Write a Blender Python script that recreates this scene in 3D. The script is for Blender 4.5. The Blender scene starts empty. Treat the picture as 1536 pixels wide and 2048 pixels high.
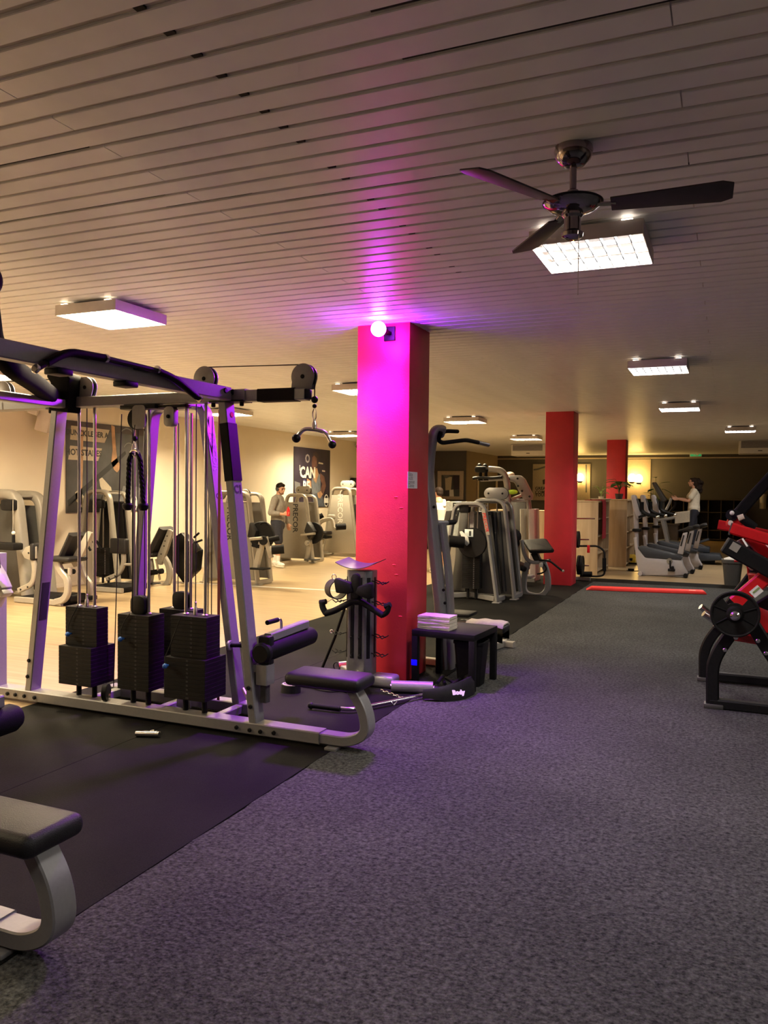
import bpy, bmesh, math, random
from mathutils import Vector, Matrix, Quaternion
random.seed(7)
D = bpy.data
SC = bpy.context.scene
COL = SC.collection
PI = math.pi

# ------------------------------------------------------------------ camera
FOC, CAMH = 1600.0, 1.6
YAW, PITCH, ROLL = math.radians(23.2), math.atan(42/1600), math.radians(0.6)
_f = Vector((-math.sin(YAW)*math.cos(PITCH), math.cos(YAW)*math.cos(PITCH), -math.sin(PITCH)))
_r = Vector((math.cos(YAW), math.sin(YAW), 0))
_u = _r.cross(_f)
CR = _r*math.cos(ROLL) + _u*math.sin(ROLL)
CU = -_r*math.sin(ROLL) + _u*math.cos(ROLL)
CF = _f
cam_d = D.cameras.new('camera'); cam = D.objects.new('camera', cam_d); COL.objects.link(cam)
cam_d.sensor_fit = 'VERTICAL'; cam_d.sensor_height = 32.0; cam_d.sensor_width = 24.0
cam_d.lens = FOC/2048*32.0; cam_d.clip_start = 0.05; cam_d.clip_end = 200
M = Matrix((CR, CU, -CF)).transposed().to_4x4(); M.translation = (0, 0, CAMH)
cam.matrix_world = M
SC.camera = cam

# ------------------------------------------------------------------ exposure, world
SC.view_settings.view_transform = 'Standard'; SC.view_settings.look = 'None'
SC.view_settings.gamma = 1.0; SC.view_settings.use_curve_mapping = False
SC.view_settings.exposure = 0.36
w = D.worlds.new('night'); SC.world = w; w.use_nodes = True
w.node_tree.nodes['Background'].inputs[0].default_value = (0.02, 0.018, 0.02, 1)
w.node_tree.nodes['Background'].inputs[1].default_value = 0.3

# lamp strengths (watts per fixture) and colours
WARM = (1.0, 0.82, 0.52)
NEUT = (1.0, 0.94, 0.87)
P_LEFT, P_RIGHT = 175.0, 66.0
SPOT_W, SPOT_C = 620.0, (0.42, 0.02, 1.0)

# ------------------------------------------------------------------ rays through the measured room
def ray(px, py):
    return CF + CR*((px-768)/FOC) + CU*((1024-py)/FOC)
def onz(px, py, z=0.0):
    d = ray(px, py); t = (z-CAMH)/d.z; return Vector((d.x*t, d.y*t, z))
def onx(px, py, x):
    d = ray(px, py); t = x/d.x; return Vector((x, d.y*t, CAMH+d.z*t))
def ony(px, py, y):
    d = ray(px, py); t = y/d.y; return Vector((d.x*t, y, CAMH+d.z*t))

# ------------------------------------------------------------------ materials
def nodes(name):
    m = D.materials.new(name); m.use_nodes = True
    nt = m.node_tree
    return m, nt, nt.nodes['Principled BSDF']
def mat(name, col, rough=0.5, metal=0.0, var=0.12, scale=30.0, bump=0.0, bscale=None, spec=0.5, coat=0.0, obj=True):
    m, nt, b = nodes(name)
    N, L = nt.nodes, nt.links
    tc = N.new('ShaderNodeTexCoord')
    no = N.new('ShaderNodeTexNoise'); no.inputs['Scale'].default_value = scale; no.inputs['Detail'].default_value = 3
    L.new(tc.outputs['Object'], no.inputs['Vector'])
    r = N.new('ShaderNodeValToRGB'); e = r.color_ramp.elements
    e[0].position = 0.3; e[1].position = 0.7
    e[0].color = (*[c*(1-var) for c in col], 1); e[1].color = (*[min(1, c*(1+var)) for c in col], 1)
    L.new(no.outputs['Fac'], r.inputs['Fac']); L.new(r.outputs['Color'], b.inputs['Base Color'])
    b.inputs['Roughness'].default_value = rough; b.inputs['Metallic'].default_value = metal
    b.inputs['Specular IOR Level'].default_value = spec
    if coat: b.inputs['Coat Weight'].default_value = coat
    if bump:
        n2 = N.new('ShaderNodeTexNoise'); n2.inputs['Scale'].default_value = bscale or scale*3; n2.inputs['Detail'].default_value = 2
        L.new(tc.outputs['Object'], n2.inputs['Vector'])
        bp = N.new('ShaderNodeBump'); bp.inputs['Strength'].default_value = bump; bp.inputs['Distance'].default_value = 0.01
        L.new(n2.outputs['Fac'], bp.inputs['Height']); L.new(bp.outputs['Normal'], b.inputs['Normal'])
    return m
def emit(name, col, s):
    m, nt, b = nodes(name)
    b.inputs['Base Color'].default_value = (*col, 1)
    b.inputs['Emission Color'].default_value = (*col, 1); b.inputs['Emission Strength'].default_value = s
    return m
def carpet_mat():
    m, nt, b = nodes('carpet'); N, L = nt.nodes, nt.links
    tc = N.new('ShaderNodeTexCoord')
    a = N.new('ShaderNodeTexNoise'); a.inputs['Scale'].default_value = 44; a.inputs['Detail'].default_value = 6; a.inputs['Roughness'].default_value = 0.8
    c = N.new('ShaderNodeTexNoise'); c.inputs['Scale'].default_value = 1.1; c.inputs['Detail'].default_value = 3
    v = N.new('ShaderNodeTexVoronoi'); v.inputs['Scale'].default_value = 70
    for n in (a, c, v): L.new(tc.outputs['Object'], n.inputs['Vector'])
    r = N.new('ShaderNodeValToRGB'); e = r.color_ramp.elements
    e[0].position = 0.38; e[0].color = (0.014, 0.014, 0.014, 1); e[1].position = 0.66; e[1].color = (0.098, 0.098, 0.095, 1)
    L.new(a.outputs['Fac'], r.inputs['Fac'])
    r2 = N.new('ShaderNodeValToRGB'); e = r2.color_ramp.elements
    e[0].position = 0.3; e[0].color = (0.78, 0.78, 0.78, 1); e[1].position = 0.7; e[1].color = (1.15, 1.15, 1.15, 1)
    L.new(c.outputs['Fac'], r2.inputs['Fac'])
    mx = N.new('ShaderNodeMix'); mx.data_type = 'RGBA'; mx.blend_type = 'MULTIPLY'; mx.inputs[0].default_value = 1
    L.new(r.outputs['Color'], mx.inputs[6]); L.new(r2.outputs['Color'], mx.inputs[7]); L.new(mx.outputs[2], b.inputs['Base Color'])
    b.inputs['Roughness'].default_value = 0.95; b.inputs['Specular IOR Level'].default_value = 0.15
    bp = N.new('ShaderNodeBump'); bp.inputs['Strength'].default_value = 0.7; bp.inputs['Distance'].default_value = 0.008
    L.new(v.outputs['Distance'], bp.inputs['Height']); L.new(bp.outputs['Normal'], b.inputs['Normal'])
    return m
def rubber_mat():
    m, nt, b = nodes('rubber_mat'); N, L = nt.nodes, nt.links
    tc = N.new('ShaderNodeTexCoord')
    a = N.new('ShaderNodeTexNoise'); a.inputs['Scale'].default_value = 160; a.inputs['Detail'].default_value = 3
    c = N.new('ShaderNodeTexNoise'); c.inputs['Scale'].default_value = 1.6; c.inputs['Detail'].default_value = 4
    for n in (a, c): L.new(tc.outputs['Object'], n.inputs['Vector'])
    r = N.new('ShaderNodeValToRGB'); e = r.color_ramp.elements
    e[0].position = 0.35; e[0].color = (0.0045, 0.0044, 0.0041, 1); e[1].position = 0.8; e[1].color = (0.019, 0.018, 0.0168, 1)
    mx = N.new('ShaderNodeMix'); mx.data_type = 'FLOAT'; mx.inputs[0].default_value = 0.45
    L.new(a.outputs['Fac'], mx.inputs[2]); L.new(c.outputs['Fac'], mx.inputs[3]); L.new(mx.outputs[0], r.inputs['Fac'])
    L.new(r.outputs['Color'], b.inputs['Base Color'])
    b.inputs['Roughness'].default_value = 0.75; b.inputs['Specular IOR Level'].default_value = 0.06
    bp = N.new('ShaderNodeBump'); bp.inputs['Strength'].default_value = 0.25; bp.inputs['Distance'].default_value = 0.004
    L.new(a.outputs['Fac'], bp.inputs['Height']); L.new(bp.outputs['Normal'], b.inputs['Normal'])
    return m
def wood_mat(name, c0, c1, rough=0.4, stretch=(1.2, 18, 18), rnd=True):
    m, nt, b = nodes(name); N, L = nt.nodes, nt.links
    tc = N.new('ShaderNodeTexCoord'); mp = N.new('ShaderNodeMapping'); mp.inputs['Scale'].default_value = stretch
    no = N.new('ShaderNodeTexNoise'); no.inputs['Scale'].default_value = 1.0; no.inputs['Detail'].default_value = 5
    L.new(tc.outputs['Object'], mp.inputs['Vector']); L.new(mp.outputs['Vector'], no.inputs['Vector'])
    r = N.new('ShaderNodeValToRGB'); e = r.color_ramp.elements
    e[0].position = 0.3; e[0].color = (*c0, 1); e[1].position = 0.72; e[1].color = (*c1, 1)
    L.new(no.outputs['Fac'], r.inputs['Fac'])
    src = r.outputs['Color']
    if rnd:
        oi = N.new('ShaderNodeObjectInfo'); mr = N.new('ShaderNodeMapRange'); mr.inputs[3].default_value = 0.86; mr.inputs[4].default_value = 1.1
        L.new(oi.outputs['Random'], mr.inputs[0])
        hs = N.new('ShaderNodeHueSaturation'); L.new(mr.outputs[0], hs.inputs['Value']); L.new(src, hs.inputs['Color']); src = hs.outputs['Color']
    L.new(src, b.inputs['Base Color']); b.inputs['Roughness'].default_value = rough
    return m

MT = dict(
    carpet=carpet_mat(), rubber=rubber_mat(),
    plank=wood_mat('light_wood_floor', (0.32, 0.225, 0.12), (0.49, 0.365, 0.21), 0.33),
    shelfwood=wood_mat('pale_oak_board', (0.42, 0.30, 0.18), (0.58, 0.44, 0.28), 0.5, (14, 14, 1.2)),
    slat=mat('ceiling_slat_paint', (0.87, 0.89, 0.92), 0.38, 0.0, 0.05, 4, spec=0.6),
    slatgap=mat('ceiling_gap', (0.60, 0.55, 0.53), 0.7, 0, 0.2, 3),
    slot=mat('ceiling_open_slot', (0.015, 0.013, 0.012), 0.9),
    wallw=mat('white_wall_paint', (0.80, 0.72, 0.58), 0.8, 0, 0.03, 2, bump=0.05, bscale=60),
    walld=mat('dark_grey_wall_paint', (0.095, 0.088, 0.088), 0.75, 0, 0.06, 2, bump=0.05, bscale=60),
    walltan=mat('dark_taupe_wall_paint', (0.12, 0.098, 0.075), 0.75, 0, 0.06, 2),
    red=mat('red_pillar_paint', (0.60, 0.030, 0.046), 0.45, 0, 0.05, 6, bump=0.10, bscale=90),
    silver=mat('silver_powder_coat', (0.255, 0.25, 0.25), 0.36, 0.35, 0.04, 60),
    champagne=mat('champagne_powder_coat', (0.34, 0.315, 0.27), 0.42, 0.25, 0.04, 60),
    shroud=mat('grey_shroud_plastic', (0.25, 0.23, 0.20), 0.48, 0.1, 0.03, 30),
    charcoal=mat('charcoal_shroud', (0.022, 0.022, 0.024), 0.45, 0, 0.08, 30),
    postgrey=mat('rack_grey', (0.15, 0.145, 0.15), 0.35, 0.35, 0.05, 40),
    darkshroud=mat('dark_grey_shroud', (0.060, 0.057, 0.053), 0.45, 0.15, 0.05, 30),
    chrome=mat('chrome', (0.75, 0.74, 0.73), 0.21, 1.0, 0.03, 40),
    steel=mat('brushed_guide_steel', (0.55, 0.52, 0.50), 0.28, 1.0, 0.05, 40),
    black=mat('black_plastic', (0.008, 0.0075, 0.008), 0.5, 0, 0.2, 40, spec=0.16),
    blackm=mat('black_powder_coat', (0.008, 0.0075, 0.008), 0.45, 0.0, 0.2, 60, spec=0.2),
    plate=mat('black_weight_plate', (0.0075, 0.0065, 0.0065), 0.6, 0.0, 0.25, 25, spec=0.18),
    vinyl=mat('black_vinyl_upholstery', (0.013, 0.012, 0.013), 0.5, 0, 0.15, 20, bump=0.15, bscale=220, spec=0.28),
    matte=mat('matte_black', (0.007, 0.0068, 0.007), 0.85, 0, 0.2, 40, spec=0.06),
    foam=mat('black_foam', (0.0065, 0.006, 0.0068), 0.65, 0, 0.2, 80, bump=0.2, bscale=300, spec=0.12),
    cable=mat('black_cable', (0.010, 0.009, 0.009), 0.5, spec=0.25),
    redcable=mat('rust_red_band', (0.20, 0.035, 0.03), 0.6),
    white=mat('white_plastic', (0.72, 0.70, 0.66), 0.45, 0, 0.03, 20),
    louvre=mat('dark_mirror_louvre', (0.020, 0.022, 0.026), 0.5, 0, 0.05, 20),
    fixture=mat('fixture_white_enamel', (0.62, 0.56, 0.52), 0.5, 0, 0.03, 20),
    paper=mat('white_paper', (0.80, 0.78, 0.76), 0.8, 0, 0.03, 20),
    ink=mat('black_ink', (0.02, 0.02, 0.022), 0.6),
    dimink=mat('dim_plate_print', (0.055, 0.052, 0.05), 0.7),
    greyink=mat('grey_ink', (0.30, 0.28, 0.28), 0.7),
    whiteink=mat('white_print', (0.78, 0.76, 0.70), 0.6),
    towel=mat('cream_terry_towel', (0.76, 0.68, 0.55), 0.95, 0, 0.08, 40, bump=0.6, bscale=260),
    redtowel=mat('red_towel', (0.36, 0.012, 0.03), 0.95, 0, 0.15, 30, bump=0.5, bscale=240),
    hred=mat('red_machine_paint', (0.62, 0.012, 0.016), 0.3, 0.0, 0.05, 40, coat=0.3),
    redmat=mat('red_foam_mat', (0.80, 0.035, 0.03), 0.55, 0, 0.04, 20),
    bluelight=emit('blue_light_patch', (0.0, 0.0, 1.0), 1.6),
    blueknob=mat('blue_plastic', (0.03, 0.12, 0.42), 0.35),
    lime=mat('lime_plastic', (0.42, 0.75, 0.04), 0.4),
    skin=mat('skin', (0.55, 0.29, 0.19), 0.5, 0, 0.06, 18, bump=0.04),
    hair=mat('dark_brown_hair', (0.022, 0.014, 0.011), 0.65, 0, 0.4, 90, bump=0.5, bscale=160, spec=0.12),
    sweat=mat('grey_sweatshirt', (0.23, 0.21, 0.185), 0.95, 0, 0.1, 30, bump=0.4, bscale=120),
    navy=mat('dark_navy_shorts', (0.015, 0.016, 0.028), 0.85, 0, 0.2, 25),
    tee=mat('cream_tee', (0.66, 0.60, 0.48), 0.9, 0, 0.07, 20, bump=0.3, bscale=60),
    whitetee=mat('white_vest', (0.82, 0.76, 0.70), 0.9, 0, 0.05, 20, bump=0.3, bscale=60),
    green=mat('leaf_green', (0.05, 0.13, 0.025), 0.5, 0, 0.35, 12),
    palegreen=mat('pale_leaf_green', (0.30, 0.42, 0.14), 0.5, 0, 0.3, 12),
    pot=mat('dark_pot', (0.04, 0.03, 0.028), 0.6),
    yellow=mat('yellow_plastic', (0.80, 0.52, 0.05), 0.45),
    bluegrey=mat('blue_grey_plastic', (0.034, 0.040, 0.052), 0.45, 0, 0.08, 30),
    bike=mat('pale_grey_bike_shell', (0.47, 0.44, 0.45), 0.4, 0.1, 0.03, 30),
    lockers=mat('dark_shelf_board', (0.075, 0.055, 0.04), 0.6, 0, 0.15, 12),
    lockgap=mat('dark_shelf_back', (0.012, 0.010, 0.010), 0.8),
    mirror=mat('mirror_glass', (0.55, 0.55, 0.56), 0.06, 1.0, 0.02, 2),
    framewood=mat('pale_frame', (0.46, 0.38, 0.30), 0.5, 0, 0.1, 30),
    bulb=emit('violet_led_lens', (1.0, 0.035, 1.0), 60.0),
    globe=emit('warm_globe', (1.0, 0.62, 0.18), 38.0),
    exitg=emit('green_exit_panel', (0.03, 0.32, 0.10), 0.5),
    screen=mat('white_label', (0.70, 0.78, 0.78), 0.4),
    fanblade=mat('dark_fan_blade', (0.05, 0.042, 0.045), 0.5, 0, 0.15, 14),
    fanchrome=mat('smoked_chrome', (0.30, 0.26, 0.27), 0.1, 1.0, 0.04, 12),
)
def lamp_panel(name, col, s): return emit(name, col, s)

# ------------------------------------------------------------------ mesh builder
class MB:
    def __init__(s): s.v = []; s.f = []
    def add(s, vs, fs):
        o = len(s.v); s.v += [Vector(v) for v in vs]; s.f += [tuple(i+o for i in f) for f in fs]; return s
    def box(s, c, d, R=None, bev=0.0, seg=2):
        bm = bmesh.new(); bmesh.ops.create_cube(bm, size=1)
        for v in bm.verts: v.co = Vector((v.co.x*d[0], v.co.y*d[1], v.co.z*d[2]))
        if bev: bmesh.ops.bevel(bm, geom=bm.edges[:], offset=min(bev, min(d)*0.49), segments=seg, profile=0.5, affect='EDGES')
        return s.bm(bm, c, R)
    def bm(s, bm, c=(0, 0, 0), R=None):
        c = Vector(c)
        bm.verts.index_update()
        vs = [(R @ v.co if R is not None else v.co) + c for v in bm.verts]
        fs = [[v.index for v in f.verts] for f in bm.faces]
        bm.free(); return s.add(vs, fs)
    def span(s, a, b, bev=0.0):   # axis-aligned box between corners
        a, b = Vector(a), Vector(b); d = b-a
        return s.box((a+b)/2, (abs(d.x), abs(d.y), abs(d.z)), None, bev)
    def sweep(s, pts, ring, up=(0, 0, 1), closed=False, cap=True, scale=None):
        pts = [Vector(p) for p in pts]; n = len(pts); k = len(ring)
        up = Vector(up); vs = []
        prevx = None
        for i, p in enumerate(pts):
            a = pts[i-1] if (i > 0 or closed) else p; b = pts[(i+1) % n] if (i < n-1 or closed) else p
            t1 = (p-a).normalized() if (p-a).length > 1e-9 else (b-p).normalized()
            t2 = (b-p).normalized() if (b-p).length > 1e-9 else t1
            t = (t1+t2)
            t = t.normalized() if t.length > 1e-6 else t1
            if prevx is None:
                x = t.cross(up)
                if x.length < 1e-4: x = t.cross(Vector((1, 0, 0)))
            else:
                x = prevx - t*prevx.dot(t)
                if x.length < 1e-4: x = t.cross(up)
            x.normalize(); y = x.cross(t).normalized(); prevx = x
            ca = max(0.35, math.cos(0.5*t1.angle(t2, 0)))
            sc = scale[i] if scale else 1.0
            # miter: stretch along the bend direction
            bd = (t2-t1)
            bd = bd - t*bd.dot(t)
            for (rx, ry) in ring:
                q = x*(rx*sc) + y*(ry*sc)
                if bd.length > 1e-4:
                    bn = bd.normalized(); q = q + bn*(q.dot(bn)*(1/ca-1))
                vs.append(p+q)
        fs = []
        m = n if closed else n-1
        for i in range(m):
            for j in range(k):
                a = i*k+j; b = i*k+(j+1) % k; c = ((i+1) % n)*k+(j+1) % k; d = ((i+1) % n)*k+j
                fs.append((a, b, c, d))
        if cap and not closed:
            fs.append(tuple(reversed(range(k)))); fs.append(tuple((n-1)*k+j for j in range(k)))
        return s.add(vs, fs)
    def tube(s, pts, r, n=12, closed=False, scale=None, cap=True, up=(0, 0, 1)):
        return s.sweep(pts, [(r*math.cos(2*PI*i/n), r*math.sin(2*PI*i/n)) for i in range(n)], up, closed, cap, scale)
    def bar(s, pts, w, h, up=(0, 0, 1), bev=0.006, closed=False, scale=None):   # rectangular hollow-section look: w across, h along up
        b = min(bev, w*0.45, h*0.45); W, H = w/2, h/2
        ring = [(W-b, -H), (W, -H+b), (W, H-b), (W-b, H), (-W+b, H), (-W, H-b), (-W, -H+b), (-W+b, -H)]
        return s.sweep(pts, ring, up, closed, True, scale)
    def oval(s, pts, w, h, up=(0, 0, 1), n=16, closed=False, scale=None):       # flat-sided oval tube
        ring = []
        for i in range(n):
            a = 2*PI*i/n; c, q = math.cos(a), math.sin(a)
            ring.append((w/2*math.copysign(abs(c)**0.6, c), h/2*math.copysign(abs(q)**0.6, q)))
        return s.sweep(pts, ring, up, closed, True, scale)
    def lathe(s, prof, c=(0, 0, 0), axis=(0, 0, 1), n=24):
        ax = Vector(axis).normalized(); q = Vector((0, 0, 1)).rotation_difference(ax); c = Vector(c)
        vs = []; k = len(prof)
        for i in range(n):
            a = 2*PI*i/n
            for (r, z) in prof: vs.append(q @ Vector((r*math.cos(a), r*math.sin(a), z)) + c)
        fs = []
        for i in range(n):
            for j in range(k-1):
                fs.append((i*k+j, ((i+1) % n)*k+j, ((i+1) % n)*k+j+1, i*k+j+1))
        if prof[0] == prof[-1]: return s.add(vs, fs)
        if prof[0][0] > 1e-6: fs.append(tuple(i*k for i in reversed(range(n))))
        if prof[-1][0] > 1e-6: fs.append(tuple(i*k+k-1 for i in range(n)))
        return s.add(vs, fs)
    def disc(s, c, axis, r, t, n=28, bev=0.004):  # solid disc of thickness t centred at c
        b = min(bev, t*0.4, r*0.4)
        return s.lathe([(0, -t/2), (r-b, -t/2), (r, -t/2+b), (r, t/2-b), (r-b, t/2), (0, t/2)], c, axis, n)
    def rod(s, a, b, r, n=10): return s.tube([a, b], r, n)
    def sphere(s, c, r, n=16, m=10):
        r = (r, r, r) if not hasattr(r, '__len__') else r
        bm = bmesh.new(); bmesh.ops.create_uvsphere(bm, u_segments=n, v_segments=m, radius=1)
        for v in bm.verts: v.co = Vector((v.co.x*r[0], v.co.y*r[1], v.co.z*r[2]))
        return s.bm(bm, c)
    def prism(s, poly, t, o=(0, 0, 0), ux=(1, 0, 0), uy=(0, 0, 1), bev=0.0):
        """polygon (u, v) drawn on plane o + u*ux + v*uy, thickness t centred on the plane"""
        ux, uy, o = Vector(ux).normalized(), Vector(uy).normalized(), Vector(o); nrm = ux.cross(uy).normalized()
        k = len(poly); P = [o+ux*a+uy*b for a, b in poly]
        bm = bmesh.new()
        A = [bm.verts.new(p - nrm*t/2) for p in P]; B = [bm.verts.new(p + nrm*t/2) for p in P]
        bm.faces.new(list(reversed(A))); bm.faces.new(B)
        for i in range(k): bm.faces.new((A[i], A[(i+1) % k], B[(i+1) % k], B[i]))
        bmesh.ops.recalc_face_normals(bm, faces=bm.faces[:])
        if bev:
            bmesh.ops.bevel(bm, geom=bm.edges[:], offset=bev, segments=2, profile=0.5, affect='EDGES')
        return s.bm(bm)
    def mesh(s, name='mesh', smooth=35):
        me = D.meshes.new(name); me.from_pydata([tuple(v) for v in s.v], [], s.f); me.update()
        bm = bmesh.new(); bm.from_mesh(me); bmesh.ops.recalc_face_normals(bm, faces=bm.faces[:]); bm.to_mesh(me); bm.free()
        if smooth:
            me.shade_smooth(); me.set_sharp_from_angle(angle=math.radians(smooth))
        return me
def arc(c, r, a0, a1, n, ux=(1, 0, 0), uy=(0, 0, 1)):
    c, ux, uy = Vector(c), Vector(ux), Vector(uy)
    return [c + ux*(r*math.cos(a0+(a1-a0)*i/n)) + uy*(r*math.sin(a0+(a1-a0)*i/n)) for i in range(n+1)]
def bez(p0, p1, p2, n=8):
    p0, p1, p2 = Vector(p0), Vector(p1), Vector(p2)
    return [p0*(1-t)**2 + p1*2*t*(1-t) + p2*t*t for t in [i/n for i in range(n+1)]]
def rounded(pts, r, n=5):
    """polyline with its inner corners rounded"""
    pts = [Vector(p) for p in pts]; out = [pts[0]]
    for i in range(1, len(pts)-1):
        a, b, c = pts[i-1], pts[i], pts[i+1]
        ra = min(r, (b-a).length*0.48, (c-b).length*0.48)
        p, q = b+(a-b).normalized()*ra, b+(c-b).normalized()*ra
        out += bez(p, b, q, n)
    out.append(pts[-1]); return out
def rpoly(w, h, r, n=4):
    out = []
    for cx, cy, a in ((w/2-r, h/2-r, 0), (-w/2+r, h/2-r, PI/2), (-w/2+r, -h/2+r, PI), (w/2-r, -h/2+r, 1.5*PI)):
        out += [(cx+r*math.cos(a+PI/2*i/n), cy+r*math.sin(a+PI/2*i/n)) for i in range(n+1)]
    return out
def rotz(a): return Matrix.Rotation(a, 3, 'Z')
def rotx(a): return Matrix.Rotation(a, 3, 'X')
def roty(a): return Matrix.Rotation(a, 3, 'Y')

# ------------------------------------------------------------------ things and parts
class T:
    """a thing: an Empty at its base; its parts are written in world coordinates (rot=None) or in the thing's own frame"""
    def __init__(s, name, label, cat, loc=(0, 0, 0), rot=None, group=None):
        s.o = D.objects.new(name, None); COL.objects.link(s.o); s.o.location = loc
        s.o.empty_display_size = 0.1
        s.local = rot is not None
        s.o.rotation_euler = (0, 0, rot or 0.0)
        s.o['label'] = label; s.o['category'] = cat
        if group: s.o['group'] = group
        s.loc = Vector(loc)
    def part(s, name, mb, m, label=None, parent=None, smooth=35, kind=None):
        if not s.local: mb.v = [v - s.loc for v in mb.v]
        return s.put(name, mb.mesh(name, smooth), m, label, parent, kind)
    def put(s, name, me, m, label=None, parent=None, kind=None, at=None, R=None):
        o = D.objects.new(name, me); COL.objects.link(o)
        if m is not None and not me.materials: me.materials.append(MT[m] if isinstance(m, str) else m)
        o.parent = parent or s.o
        if at is not None:
            p = Vector(at) if s.local else Vector(at)-s.loc
            if parent is not None: p = p - Vector(parent.location)
            o.location = p
        if R is not None: o.rotation_euler = R
        if label: o['label'] = label
        if kind: o['kind'] = kind
        return o
def under(o, parent):
    """make part o a sub-part of another part of the same thing"""
    o.location = Vector(o.location)-Vector(parent.location); o.parent = parent; return o
def single(name, mb, m, label, cat, group=None, smooth=35, loc=None, kind=None):
    """a thing that is one mesh"""
    if loc is None:
        xs = [v.x for v in mb.v]; ys = [v.y for v in mb.v]; loc = ((min(xs)+max(xs))/2, (min(ys)+max(ys))/2, min(v.z for v in mb.v))
    loc = Vector(loc); mb.v = [v-loc for v in mb.v]
    o = D.objects.new(name, mb.mesh(name, smooth)); COL.objects.link(o); o.location = loc
    o.data.materials.append(MT[m] if isinstance(m, str) else m)
    o['label'] = label; o['category'] = cat
    if group: o['group'] = group
    if kind: o['kind'] = kind
    return o
def struct(name, mb, m, parent=None, smooth=0):
    o = D.objects.new(name, mb.mesh(name, smooth)); COL.objects.link(o); o.data.materials.append(MT[m] if isinstance(m, str) else m)
    if parent is None: o['kind'] = 'structure'
    else: o.parent = parent
    return o
_txt = {}
def text_mesh(s, size, ext=0.0008, bold=0.0, align='CENTER'):
    key = (s, size, ext, bold, align)
    if key in _txt: return _txt[key]
    cu = D.curves.new('lettering', 'FONT'); cu.body = s; cu.size = size; cu.extrude = ext; cu.offset = bold
    cu.align_x = align; cu.align_y = 'CENTER'; cu.resolution_u = 2
    ob = D.objects.new('lettering', cu); COL.objects.link(ob)
    dg = bpy.context.evaluated_depsgraph_get(); dg.update()
    me = D.meshes.new_from_object(ob.evaluated_get(dg)); D.objects.remove(ob); D.curves.remove(cu)
    me.name = 'lettering'; me.materials.clear(); _txt[key] = me
    return me
def text_mb(s, size, o, ux, uy, ext=0.0008, bold=0.0, align='CENTER'):
    """lettering as mesh builder, lying on plane o, ux right, uy up"""
    me = text_mesh(s, size, ext, bold, align); ux, uy = Vector(ux).normalized(), Vector(uy).normalized(); n = ux.cross(uy); o = Vector(o)
    return MB().add([o+ux*v.co.x+uy*v.co.y+n*v.co.z for v in me.vertices], [tuple(p.vertices) for p in me.polygons])
def merge(*mbs):
    r = MB()
    for m in mbs: r.add(m.v, m.f)
    return r
# ================================================================== the room
XL, XR, YB, YE, ZC = -9.8, 5.0, -3.0, 30.2, 3.0
fl = struct('floor', MB().span((XL-.1, YB-.1, -0.12), (XR+.1, YE+.1, -0.012)), 'slot')
# vinyl boards of the open floor, near ones as boards of their own
struct('wood_surface', MB().span((XL, YB, -0.012), (-4.68, YE, 0.0)).span((-4.68, 15.4, -0.012), (XR, YE, 0.0)), 'plank', fl)
rc = random.Random(4); edge = [(-2.197+rc.uniform(-.004, .004)+.003*math.sin(i*.9), YB+i*(14.75-YB)/220) for i in range(221)]
struct('carpet', MB().prism(edge+[(XR, 14.75), (XR, YB)], 0.015, (0, 0, -.0045), (1, 0, 0), (0, 1, 0)), 'carpet', fl)
struct('rubber_mat', MB().span((-4.68, YB, -0.012), (-3.4615, 15.4, 0.001), 0.0015), 'rubber', fl)
struct('rubber_mat', MB().span((-3.4585, YB, -0.012), (-2.207, 15.4, 0.001), 0.0015), 'rubber', fl)
struct('rubber_mat', MB().span((-2.2, 14.754, -0.012), (XR, 15.4, 0.001), 0.0015), 'rubber', fl)
struct('trim_1', MB().bar([(-9.3, 11.1, 0.0015), (-4.68, 11.52, 0.0015)], 0.05, 0.003, bev=0.0005), 'paper')
# walls
struct('wall_left', MB().span((XL-.12, YB-.12, 0), (XL, YE+.12, 3.2)), 'wallw')
struct('wall_end', MB().span((-8.2, YE, 0), (XR, YE+.12, 3.2)), 'walld')
struct('wall_corner', MB().span((XL, 26.2, 0), (-8.2, YE+.12, 3.2)), 'walld')
struct('wall_right', MB().span((XR, YB-.12, 0), (XR+.12, YE+.12, 3.2)), 'walltan')
struct('wall_back', MB().span((XL-.12, YB-.12, 0), (XR+.12, YB, 3.2)), 'walltan')
struct('trim_2', MB().span((-8.2, YE-.03, 2.86), (XR, YE, 2.905), 0.004), 'framewood')
struct('baseboard_left', MB().span((XL, YB, 0), (XL+.012, 26.2, 0.06), 0.002), 'wallw')
# ceiling: boards hung under a painted backing
ce = struct('ceiling', MB().span((XL-.12, YB-.12, ZC+0.011), (XR+.12, YE+.12, 3.25)), 'slatgap')
PITCHC, S0 = 0.13715, 1.898+0.13715/2
def slat_mb(x0, x1, wd=0.112):
    p = []
    for y, z in ((-wd/2, 0.011), (-wd/2, 0.003), (-wd/2+.003, 0), (wd/2-.003, 0), (wd/2, 0.003), (wd/2, 0.011)): p.append((y, z))
    m = MB(); k = len(p)
    m.add([(x0, y, z) for y, z in p]+[(x1, y, z) for y, z in p], [(j, (j+1) % k, k+(j+1) % k, k+j) for j in range(k)]+[tuple(range(k)), tuple(range(2*k-1, k-1, -1))])
    return m
XJ = -2.38
me_whole = slat_mb(XL, XR).mesh('slat', 0); me_a = slat_mb(XL, XJ-.0025).mesh('slat', 0); me_b = slat_mb(XJ+.0025, XR).mesh('slat', 0)
me_c = slat_mb(XL, -0.18).mesh('slat', 0); me_d = slat_mb(-0.175, XR).mesh('slat', 0)
for me in (me_whole, me_a, me_b, me_c, me_d): me.materials.append(MT['slat'])
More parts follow.
